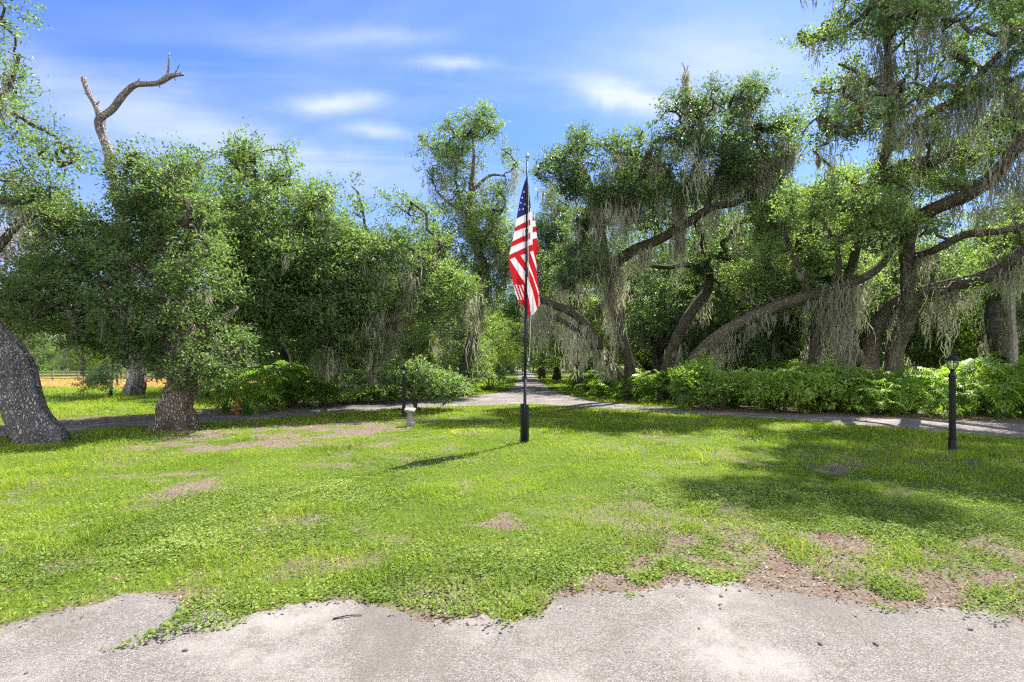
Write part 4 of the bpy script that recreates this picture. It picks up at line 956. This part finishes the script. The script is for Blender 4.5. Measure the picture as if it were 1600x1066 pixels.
# ------------------------------------------------------------------ planting beds
def philo_leaf(L, lobes, droop):
    """deeply cut blade lying along +x from the origin, hanging; returns V, F"""
    mb = MB(); t = np.linspace(0, 1, lobes + 1); x = L * (t - .12 * t * t * droop); z = -droop * L * .42 * t ** 2 + .04 * L * np.sin(t * 3)
    mid = np.stack([x, np.zeros_like(x), z], -1); w = L * .055 * (1 - t * .8)
    a = mid.copy(); a[:, 1] += w; b = mid.copy(); b[:, 1] -= w; n = lobes + 1
    i = np.arange(lobes); mb.add(np.vstack([a, b]), np.stack([i, i + 1, n + i + 1, n + i], -1))
    for k in range(lobes):
        tt = (k + .5) / lobes; ll = L * .46 * (math.sin(math.pi * min(1, tt * .78 + .22)) ** .6) * rng.uniform(.85, 1.1); p = (mid[k] + mid[k + 1]) / 2
        ang = math.radians(105 - 75 * tt + rng.uniform(-5, 5)); lw = L / lobes * .40
        for s in (1, -1):
            d = np.array([math.cos(ang), s * math.sin(ang), 0]); q = np.array([-math.sin(ang), s * math.cos(ang), 0])
            p0 = p + np.array([0, s * L * .02, 0]); p1 = p0 + d * ll * .55 + np.array([0, 0, .06 * L]); p2 = p0 + d * ll + np.array([0, 0, -.10 * L])
            V = np.vstack([p0 - q * lw, p0 + q * lw, p1 + q * lw * 1.05, p1 - q * lw * 1.05, p2])
            mb.add(V, [np.array([[0, 1, 2, 3]]), np.array([[3, 2, 4]])])
    return np.vstack(mb.V), mb


def philo_proto(n, hgt, rad, Ls):
    rt = root('philodendron', (0, 0, 0), 'x', 'plant'); LV = MB(); SV = MB(); rnd = []
    for k in range(n):
        a = k * 2.39996 + rng.uniform(-.3, .3); u = (k + .5) / n                    # outer leaves low, inner ones high
        el = math.radians(8 + 72 * u ** .8 + rng.uniform(-8, 8)); ln = rad * (.55 + .55 * (1 - u)) * rng.uniform(.85, 1.15) + hgt * .55 * u
        tip = np.array([math.cos(a) * math.cos(el) * ln, math.sin(a) * math.cos(el) * ln, .12 + math.sin(el) * ln * (hgt / rad) ** .3])
        o = np.array([rng.normal() * .08, rng.normal() * .08, .02]); mid = (o + tip) / 2 + np.array([0, 0, .12 * ln])
        c = catmull(np.vstack([o, mid, tip]), .12); SV.tube(c, np.linspace(.014, .008, len(c)), 5, caps=False)
        L = Ls * rng.uniform(.75, 1.2); V, mb = philo_leaf(L, 8, rng.uniform(.7, 1.5))
        roll = rng.uniform(-.5, .5); pit = rng.uniform(-.25, .45) - .2 * (1 - u); az = a + rng.uniform(-.5, .5)
        cr, sr = math.cos(roll), math.sin(roll); V = V @ np.array([[1, 0, 0], [0, cr, -sr], [0, sr, cr]]).T
        cp, sp = math.cos(pit), math.sin(pit); V = V @ np.array([[cp, 0, sp], [0, 1, 0], [-sp, 0, cp]]).T
        ca, sa = math.cos(az), math.sin(az); V = V @ np.array([[ca, -sa, 0], [sa, ca, 0], [0, 0, 1]]).T + tip
        V[:, 2] = np.maximum(V[:, 2], .02); fs = [np.vstack(mb.F[4]), np.vstack(mb.F[3])]; LV.add(V, fs); rnd.append((rng.uniform(.1, .95), len(fs[0]), len(fs[1])))
    attr = np.concatenate([np.full(m4, r) for r, m4, m3 in rnd] + [np.full(m3, r) for r, m4, m3 in rnd])
    attr = np.clip(attr + rng.normal(size=len(attr)) * .06, 0, 1)
    LV.build('leaves', M['philo'], rt, attrs={'rnd': ('FACE', attr)}); SV.build('stems', M['philo'], rt, smooth=True)
    return rt


def build_beds():
    pr = [philo_proto(30, 1.25, .75, .55), philo_proto(26, 1.0, .8, .5), philo_proto(36, 1.5, .8, .6), philo_proto(20, .8, .6, .42)]
    GL = 'glossy cut leaf plants along the drive'
    S = [  # px, ground py, kind, scale, label
        (352, 648, 2, .95, 'dark glossy cut leaf plant first in the left bed, nearest the flared trunk'),
        (385, 652, 1, .8, 'low dark plant beside the orange dead frond'),
        (398, 640, 2, 1.05, 'tall dark cut leaf plant above the orange dead frond'),
        (428, 644, 0, 1.1, 'pale lit cut leaf plant in the middle of the left bed'),
        (452, 640, 2, 1.0, 'broad cut leaf plant under the first hanging moss of the left bed'),
        (478, 638, 0, 1.05, 'sunlit cut leaf plant with arching leaves left of the moss strands'),
        (505, 637, 1, 1.0, 'low cut leaf plant in front of the shaded gap of the left bed'),
        (532, 634, 0, 1.0, 'dark cut leaf plant under the long moss beard'),
        (560, 633, 3, 1.2, 'small spreading plant at the drive edge under the long moss beard'),
        (585, 632, 1, 1.05, 'cut leaf plant between the moss beard and the lamp post by the pedestal'),
        (612, 629, 0, 1.05, 'cut leaf plant immediately behind the lamp post by the pedestal'),
        (648, 627, 2, .9, 'cut leaf plant right of the lamp post by the pedestal'),
        (672, 624, 0, 1.0, 'sunlit cut leaf plant in front of the tall bright shrub'),
        (698, 621, 1, 1.0, 'dark cut leaf plant at the foot of the forked trunk'),
        (722, 618, 2, .9, 'tall leaning cut leaf plant against the forked trunk'),
        (765, 613, 3, 1.9, 'lone sprawling cut leaf plant beside the avenue, on the flag side'),
        (916, 613, 0, 1.2, 'dark plant mound at the avenue end of the right bed'),
        (940, 623, 1, 1.1, 'low plant with strappy leaves at the foot of the low sweeping limb'),
        (968, 628, 0, 1.0, 'small plant at the drive edge below the first big trunk'),
        (992, 630, 2, .8, 'cut leaf plant in front of the first big trunk'),
        (1016, 632, 0, .9, 'low pale plant at the drive edge between the big trunks'),
        (1052, 630, 1, 1.1, 'cut leaf plant at the foot of the second mossy trunk'),
        (1085, 636, 3, 1.4, 'low plant near the drive left of the brown stump'),
        (1112, 634, 0, .95, 'sunlit plant in front of the bright low shrub'),
        (1145, 640, 1, 1.1, 'plant with long arching leaves at the drive edge under the moss curtain'),
        (1172, 636, 0, .9, 'cut leaf plant left of the light green shrub'),
        (1208, 645, 3, 1.3, 'low dark plant below the light green shrub'),
        (1252, 642, 0, 1.0, 'cut leaf plant in front of the slim dark trunk'),
        (1280, 646, 2, .95, 'big cut leaf plant right of the slim dark trunk'),
        (1312, 648, 0, 1.05, 'cut leaf plant with large pale leaves below the v shaped trunk'),
        (1340, 646, 2, 1.0, 'tall cut leaf plant against the v shaped trunk'),
        (1352, 652, 1, .95, 'low overhanging cut leaf plant at the drive below the v shaped trunk'),
        (1385, 648, 2, .95, 'tall cut leaf plant in front of the brown trunk'),
        (1398, 653, 0, .9, 'cut leaf plant at the drive edge below the brown trunk'),
        (1425, 649, 2, .9, 'cut leaf plant right of the brown trunk, facing the lamp post'),
        (1452, 654, 1, .85, 'low sunlit cut leaf plant left of the tall lamp post'),
        (1508, 655, 0, .9, 'cut leaf plant immediately right of the tall lamp post'),
        (1532, 652, 2, .95, 'tall cut leaf plant with drooping leaves below the ivy covered trunk'),
        (1560, 658, 1, 1.0, 'low cut leaf plant at the drive below the pale grey trunk'),
        (1578, 650, 2, 1.0, 'tall dark cut leaf plant in front of the pale grey trunk'),
        (1606, 656, 0, 1.1, 'dark cut leaf plant at the right edge of the view'),
        (1065, 617, 0, 1.2, 'back row cut leaf plant between the second mossy trunk and the leaning trunk'),
        (1120, 618, 1, 1.3, 'back row cut leaf plant under the leaning trunk of the arched limb'),
        (1160, 620, 0, 1.2, 'back row cut leaf plant behind the bright low shrub'),
        (1215, 624, 2, 1.0, 'back row cut leaf plant behind the light green shrub'),
        (1262, 628, 0, 1.2, 'back row cut leaf plant at the foot of the slim dark trunk'),
        (1300, 628, 2, 1.1, 'back row cut leaf plant left of the v shaped trunk'),
        (1330, 630, 0, 1.2, 'back row cut leaf plant touching the v shaped trunk'),
        (1372, 630, 2, 1.1, 'back row cut leaf plant between the v shaped trunk and the brown trunk'),
        (1410, 632, 0, 1.2, 'back row cut leaf plant right behind the brown trunk'),
        (1440, 634, 1, 1.2, 'back row cut leaf plant at the end of the bed before the lamp post gap'),
        (1530, 636, 0, 1.2, 'back row cut leaf plant below the large sunlit yellow green shrub'),
        (1565, 638, 2, 1.1, 'back row cut leaf plant hiding the foot of the ivy covered trunk'),
        (1600, 640, 0, 1.2, 'back row cut leaf plant right of the pale grey trunk'),
        (1640, 655, 2, 1.0, 'cut leaf plant past the right edge of the bed'),
    ]
    used = set()
    for (px, py, k, s, lab) in S:
        o = pr[k] if k not in used else copy_tree(pr[k]); used.add(k)
        s = s * (1.0 if px > 1180 else .98) * rng.uniform(.82, 1.2)
        g = G(px, py - 3); o.location = Vector(g); o.rotation_euler = (0, 0, rng.uniform(0, 6.28)); o.scale = (s, s, s * rng.uniform(.92, 1.08)); tag(o, lab, 'plant', GL)
    # orange dead frond on the left bed
    g = G(370, 651); n = 26; a = rng.uniform(0, 6.28, n)
    p = g + np.stack([rng.normal(size=n) * .06, rng.normal(size=n) * .06, .12 + .6 * rng.random(n) ** .8], -1); ax = np.stack([np.cos(a) * .3, np.sin(a) * .3, -np.ones(n)], -1); s = rng.uniform(.12, .28, n)
    V, Fq = leaf_quads(p, ax, rng.normal(size=(n, 3)), s, s * .25)
    tag(mesh_obj('dead_frond', V, Fq, simple('dead_frond', (.24, .085, .025), .8, .2), None, g), 'orange brown dead frond hanging in the dark left bed', 'dead frond')
    # stump in the right bed
    mb = MB(); b = G(1085, 632); mb.tube(np.array([b, b + [.02, 0, .35], b + [.05, 0, .62]]), np.array([.22, .16, .13]), 14, rough=.2)
    tag(mb.build('tree_stump', M['bark_brown'], None, b, True), 'brown broken stump among the plants of the right bed', 'stump')


# ------------------------------------------------------------------ lamp posts, pedestal, flagpole, fence
def lamp_post(label):
    rt = root('lamp_post', (0, 0, 0), label, 'lamp post')
    b = MB(); b.lathe([(.0, -.02), (.082, -.02), (.082, .03), (.076, .05), (.072, .22), (.078, .235), (.078, .255), (.062, .27)]); b.build('base', M['black'], rt, smooth=False)
    p = MB(); p.lathe([(.060, .26), (.060, 1.42), (.056, 1.44)], sides=64, lobes=lambda th: 1 + .07 * np.cos(16 * th)); p.lathe([(.063, 1.28), (.066, 1.29), (.063, 1.30)], sides=32)
    p.lathe([(.066, 1.42), (.070, 1.44), (.060, 1.47), (.040, 1.50), (.032, 1.52), (.045, 1.535), (.0, 1.54)], sides=32); p.build('post', M['black'], rt, smooth=False)
    l = bpy.data.objects.new('lantern', None)
    cage = MB(); cage.lathe([(.03, 1.535), (.055, 1.545), (.06, 1.56), (.05, 1.565), (.0, 1.565)], sides=24)
    for k in range(6):
        a = k * math.pi / 3; pts = [(.050, 1.56), (.085, 1.60), (.108, 1.65), (.114, 1.70), (.110, 1.735)]
        q = np.array([[math.cos(a) * r, math.sin(a) * r, z] for r, z in pts]); c = catmull(q, .02); cage.tube(c, np.full(len(c), .008), 6)
    lan = cage.build('lantern', M['black'], rt, smooth=False)
    bpy.data.objects.remove(l)
    g = MB(); g.lathe([(.044, 1.566), (.078, 1.605), (.099, 1.65), (.105, 1.70), (.101, 1.732)], sides=36); g.build('glass', M['glass'], lan, smooth=True)
    u = MB(); u.lathe([(.0, 1.575), (.014, 1.575), (.014, 1.61), (.03, 1.64), (.034, 1.665), (.026, 1.69), (.0, 1.70)], sides=20); u.build('bulb', M['bulb'], lan, smooth=True)
    c = MB(); c.lathe([(.10, 1.728), (.136, 1.735), (.138, 1.745), (.120, 1.765), (.088, 1.79), (.045, 1.815), (.022, 1.825), (.016, 1.84), (.024, 1.85), (.020, 1.865), (.0, 1.872)], sides=36); c.lathe([(.0, 1.73), (.10, 1.728)], sides=36)
    c.build('cap', M['black'], lan, smooth=False)
    return rt


def build_furniture():
    GR = 'black lamp posts on the lawn'
    lp = lamp_post('tall black fluted lamp post with a round caged lantern at the right of the lawn'); lp.location = Vector(G(1488, 705)); lp['group'] = GR; lp.scale = (.84, .84, 1)
    l2 = copy_tree(lp); l2.location = Vector(G(631, 652)); l2.scale = (.85, .85, .86); l2.rotation_euler = (0, 0, .5)
    tag(l2, 'smaller distant black lamp post standing behind the pale concrete pedestal', 'lamp post', GR)
    # pedestal
    b = G(641, 666); rt = root('garden_pedestal', b, 'small weathered concrete pedestal with a tilted square top on the lawn', 'pedestal')
    ang = math.radians(9); Ry = np.array([[math.cos(ang), 0, math.sin(ang)], [0, 1, 0], [-math.sin(ang), 0, math.cos(ang)]]); an = math.radians(12); Rx = np.array([[1, 0, 0], [0, math.cos(an), -math.sin(an)], [0, math.sin(an), math.cos(an)]])
    m = MB(); m.lathe([(.0, .0), (.105, .0), (.108, .05), (.088, .075), (.078, .10), (.070, .28), (.074, .30)], b, 20); m.lathe([(.074, .30), (.085, .32), (.062, .345), (.060, .37), (.085, .40), (.10, .415), (.0, .415)], b, 20); m.build('column', M['concrete'], rt, b, smooth=False)
    m = MB(); m.box(b + [0, 0, .445], (.27, .27, .045), Rx @ Ry); m.box(b + [0, 0, .420], (.22, .22, .03), Rx @ Ry); m.build('top_slab', M['concrete'], rt, b)
    m = MB(); m.box(b + [.085, -.09, .05], (.11, .10, .10), np.array([[.9, -.43, 0], [.43, .9, 0], [0, 0, 1]])); q = m.build('foot_block', M['concrete'], rt, b)
    # flagpole
    g = G(819, 692); D = g[1]; rt = root('flagpole', g, 'tall slim black flagpole standing in the middle of the lawn', 'flagpole')
    def pt(py, dx=0., dy=0.): x = np.interp(py, [243, 692], [824, 819.5]); q = P(x, py, D); return q + np.array([dx, dy, 0])
    for (y0, y1, r) in ((690, 590, .033), (590, 470, .028), (470, 360, .024), (360, 247, .020)):
        m = MB(); m.cyl(pt(y0), pt(y1), r, r, 16); m.build('pole_section', M['black_dull'], rt, g, smooth=True)
    for y in (590, 470, 360):
        m = MB(); m.cyl(pt(y + 3), pt(y - 2), .040 if y > 580 else .031, None, 16); m.build('joint_collar', M['black_dull'], rt, g)
    m = MB(); m.box(pt(591, -.045), (.035, .04, .09)); m.build('cleat', M['black_dull'], rt, g)
    m = MB(); c = pt(244); th = np.linspace(-np.pi / 2, np.pi / 2, 14); m.lathe([(max(1e-4, .045 * math.cos(t)), .045 * math.sin(t)) for t in th], c, 24); m.cyl(pt(252), pt(246), .024, None, 12); m.build('ball_finial', M['steel'], rt, g, smooth=True)
    for (dx, dy, y0, top) in ((-.040, .075, 692, .82), (.062, .055, 686, .80)):
        m = MB(); q = g + np.array([dx, dy, -.05]); m.cyl(q, q + [0, 0, top + .05], .040, None, 20); m.build('ground_sleeve', M['black_dull'], rt, g, smooth=False)
    c = catmull(np.array([pt(488, .11, -.02), pt(520, .10, -.02), pt(545, .09, -.02), pt(562, .075, -.02)]), .08); m = MB(); m.tube(c, np.full(len(c), .0055), 6)
    c = catmull(np.array([pt(280, .035, -.03), pt(400, .04, -.03), pt(488, .10, -.02)]), .15); m.tube(c, np.full(len(c), .005), 6); m.build('halyard_rope', M['rope'], rt, g)
    m = MB(); m.box(pt(562, .07, -.02), (.035, .02, .06)); m.box(pt(568, .055, -.02), (.02, .015, .05)); m.build('snap_hook', M['steel'], rt, g)
    build_flag(D)
    # fence on the field side
    yF = 50.0; xs = np.arange(-52, -24, 2.4)
    rt = root('field_fence', (-38, yF, 0), 'low weathered wooden post and rail fence along the far orange field', 'fence')
    for x in xs:
        m = MB(); m.box((x, yF + .05 * math.sin(x), .55), (.12, .12, 1.1 + .06 * math.sin(3 * x))); m.build('fence_post', M['wood_fence'], rt, (-38, yF, 0))
    for z in (.35, .66, .97):
        m = MB(); m.tube(np.array([(x, yF - .07 + .05 * math.sin(x), z + .02 * math.sin(2 * x + z)) for x in xs]), np.full(len(xs), .045), 6); m.build('fence_rail', M['wood_fence'], rt, (-38, yF, 0))
    # fallen stick on the asphalt and dark stake by the left trunk
    a = G(520, 971); b2 = G(566, 965); m = MB(); c = catmull(np.array([a + [0, 0, .016], (a + b2) / 2 + [0, .012, .02], b2 + [0, 0, .016]]), .02); m.tube(c, np.linspace(.006, .003, len(c)), 6)
    tag(m.build('stick', M['bark_dark'], None, a), 'thin grey stick lying on the asphalt below the lawn edge', 'stick')
    a = G(14, 690); m = MB(); c = catmull(np.array([a, a + [-.06, .02, .09], a + [-.14, .05, .20], a + [-.25, .1, .25]]), .03); m.tube(c, np.linspace(.015, .010, len(c)), 7)
    tag(m.build('bent_root', M['bark_dark'], None, a), 'thin dark bent root sticking out of the grass left of the leaning grey trunk', 'root')
    # small stones and husks on the asphalt
    for (px, py, s, lab) in ((1281, 1009, .022, 'small dark stone on the asphalt, nearest the viewer'), (1368, 1010, .020, 'dark chip lying right of the nearest stone on the asphalt'), (1125, 948, .016, 'dark stone close to the bare soil edge of the road'), (1127, 935, .015, 'small dark pebble right at the soil edge of the road'),
                             (1206, 933, .014, 'tiny dark pebble alone at the soil edge, left of the leaf litter'), (1092, 985, .013, 'tiny dark pebble on the asphalt, in the middle of the road'), (1516, 987, .018, 'dark pebble at the right part of the road'), (290, 1020, .018, 'brown husk on the asphalt beside the grass tongue'), (42, 1055, .014, 'tiny brown pebble on the asphalt in the near left corner')):
        s *= .72; q = G(px, py); th = np.linspace(-1.5, 1.5, 6); m = MB(); m.lathe([(max(1e-4, s * math.cos(t)), s * .6 * math.sin(t)) for t in th], q + [0, 0, .010 + s * .4], 9, lambda a: 1 + .32 * np.sin(2 * a + px) + .22 * np.cos(3 * a + py))
        tag(m.build('pebble', M['stone'], None, q), lab, 'pebble', 'loose pebbles on the asphalt')
    # dry grey twigs and moss at the left edge
    C, R = crown([(-40, 400), (10, 385), (38, 400), (35, 470), (20, 520), (-40, 530)], 14.5, .8, 16, (.35, .6)); n = 5000
    b3 = G(0, HZ + EYE * F / 14.5)
    (V, Fq, r), (ta, tb, to, ci) = foliage(C, R, 4500, .09, 9); rt = root('dry_tree', b3, 'bare pinkish grey dry twiggy tree at the left edge behind the leaning trunk', 'dry tree')
    mb = MB()
    for (q, rr) in connect(C, R, [np.hstack([catmull(np.array([b3 + [-.4, 0, 0], b3 + [-.35, 0, 1.5], b3 + [-.2, 0, 3.0], b3 + [0, 0, 4.2]]), .2), np.full((len(catmull(np.array([b3 + [-.4, 0, 0], b3 + [-.35, 0, 1.5], b3 + [-.2, 0, 3.0], b3 + [0, 0, 4.2]]), .2)), 1), .04)])]): mb.tube(q, rr, 5, caps=False)
    mb.tube(catmull(np.array([b3 + [-.4, 0, 0], b3 + [-.35, 0, 1.5], b3 + [-.2, 0, 3.0], b3 + [0, 0, 4.2]]), .2), np.linspace(.06, .02, len(catmull(np.array([b3 + [-.4, 0, 0], b3 + [-.35, 0, 1.5], b3 + [-.2, 0, 3.0], b3 + [0, 0, 4.2]]), .2))), 8)
    V2, F2 = prisms(C[ci], tb, np.full(len(tb), .008), np.full(len(tb), .003)); mb.add(V2, F2); mb.build('branches', M['bark_pale'], rt, b3)
    mesh_obj('dead_leaves', V, Fq, M['dry_moss'], rt, b3, attrs={'rnd': ('FACE', r)})


def build_flag(D):
    # outline of the limp cloth (left, right) by height, in photograph pixels at the pole's distance
    ys = np.array([277, 290, 310, 331, 345, 360, 375, 388, 396, 406, 420, 440, 458, 468, 478, 492], float)
    lf = np.array([822, 817.5, 812.5, 808.8, 806.5, 804, 801, 798, 796, 794.6, 796.5, 801.5, 805.5, 809, 818, 824], float)
    rg = np.array([824.5, 826, 828, 830.5, 836.5, 838, 840, 842.5, 838.5, 838, 838.5, 840.5, 842.5, 843.2, 843, 833], float)
    nu, nv = 150, 360
    v = np.linspace(0, 1, nv); py = 277 + v * (492 - 277); l = np.interp(py, ys, lf); r = np.interp(py, ys, rg)
    u = np.linspace(0, 1, nu); PX = l[:, None] + (r - l)[:, None] * u[None, :]; PY = np.repeat(py[:, None], nu, 1)
    # folds: depth of the cloth
    s = (PX - 820) / 24
    dep = .065 * np.sin(s * 5.2 + PY * .022) + .06 * np.sin(s * 9 - PY * .05 + 1) + .03 * np.sin(PY * .09 + s * 3)
    dep = dep * np.clip((PY - 277) / 50, .08, 1)
    fold = (PX > 830.5) & (PY < 390); dep = np.where(fold, dep + .07, dep)
    low = np.clip((PY - 384) / 8, 0, 1) * (PY >= 384); dep = dep + .05 * low
    xw = (PX - 800) * D / F; zw = EYE - (PY - HZ) * D / F; yw = D - .055 + dep * .8
    yw = np.minimum(yw, D + .25)
    pole_x = np.interp(PY, [243, 692], [824, 819.5]); near = np.abs(PX - pole_x) < 3.2      # cloth passes behind the pole
    yw = np.where(near, np.maximum(yw, D + .045), np.maximum(yw, D + .02)); yw = yw + .02
    V = np.stack([xw, yw, zw], -1).reshape(-1, 3)
    i = np.arange(nv - 1)[:, None] * nu; j = np.arange(nu - 1)[None, :]; Fc = np.stack([i + j, i + nu + j, i + nu + j + 1, i + j + 1], -1).reshape(-1, 4)
    x = (PX[:-1, :-1] + PX[1:, 1:]) / 2; y = (PY[:-1, :-1] + PY[1:, 1:]) / 2
    RED = np.array([.66, .010, .022]); WHT = np.array([.84, .82, .83]); BLU = np.array([.016, .022, .19])
    col = np.zeros((*x.shape, 3))
    zx = (x - 770) * 3.95; zy = (y - 230) * 3.95                       # finer drawing grid of the cloth
    def across(xl, yl, xr, yr): return zy > yl + (yr - yl) * (zx - xl) / (xr - xl)
    n_up = sum(across(*b).astype(int) for b in ((140, 490, 230, 443), (133, 520, 230, 480), (124, 578, 232, 524), (118, 612, 232, 562), (108, 660, 240, 598)))
    red = n_up % 2 == 1
    seam = (zx > 231) & (zx < 246) & (zy < 600); red = np.where(seam, False, red)
    side = (zx >= 246) & (zy < 640); k = sum((zy + .25 * (zx - 246) > q).astype(int) for q in (418, 452, 490, 525, 565)); red = np.where(side, k % 2 == 1, red)
    inlow = across(98, 693, 290, 622)
    def edge(*pts): p = np.array(pts, float); return zx > np.interp(zy, p[:, 1], p[:, 0])
    k = sum(e.astype(int) for e in (edge((85, 660), (110, 700), (200, 840), (222, 930), (240, 1040)), edge((120, 655), (145, 690), (206, 775), (245, 880), (278, 1010)), edge((160, 650), (205, 715), (250, 810), (292, 940)),
                                    edge((197, 645), (240, 760), (284, 890)), edge((226, 635), (262, 730), (288, 815)), edge((248, 630), (275, 740), (290, 790))))
    red = np.where(inlow, k % 2 == 0, red)
    tail = inlow & (zx < 192) & (zy > 845) & (zy < 940) & (k == 0); red = np.where(tail, np.sin((zx - .35 * zy) * .34) > -.1, red)
    col[:] = np.where(red[..., None], RED, WHT)
    blue = ~across(150, 437, 228, 398) & (zx < 231) | ((zx >= 231) & (zy < 372))
    col = np.where(blue[..., None], BLU, col)
    for (sx, sy) in ((819, 299), (816, 308), (813.5, 316), (820, 318), (817.5, 326), (826.5, 322), (812, 327), (823, 308)):
        an = np.arctan2(y - sy, x - sx); rr = np.hypot(x - sx, y - sy); st = rr < 1.55 * (.62 + .38 * np.cos(5 * (an + np.pi / 2)))
        col = np.where((st & blue)[..., None], WHT, col)
    rgba = np.concatenate([col, np.ones((*x.shape, 1))], -1).reshape(-1, 4)
    o = mesh_obj('flag', V, Fc, M['flag'], None, P(824, 277, D), {'dye': ('FACE', rgba)}, True)
    md = o.modifiers.new('thickness', 'SOLIDIFY'); md.thickness = .002
    tag(o, 'red white and blue striped flag with white stars hanging limp from the flagpole', 'flag')


build_ground(); build_roads(); build_grass(); build_litter()
build_trees(); build_background(); build_beds(); build_furniture()
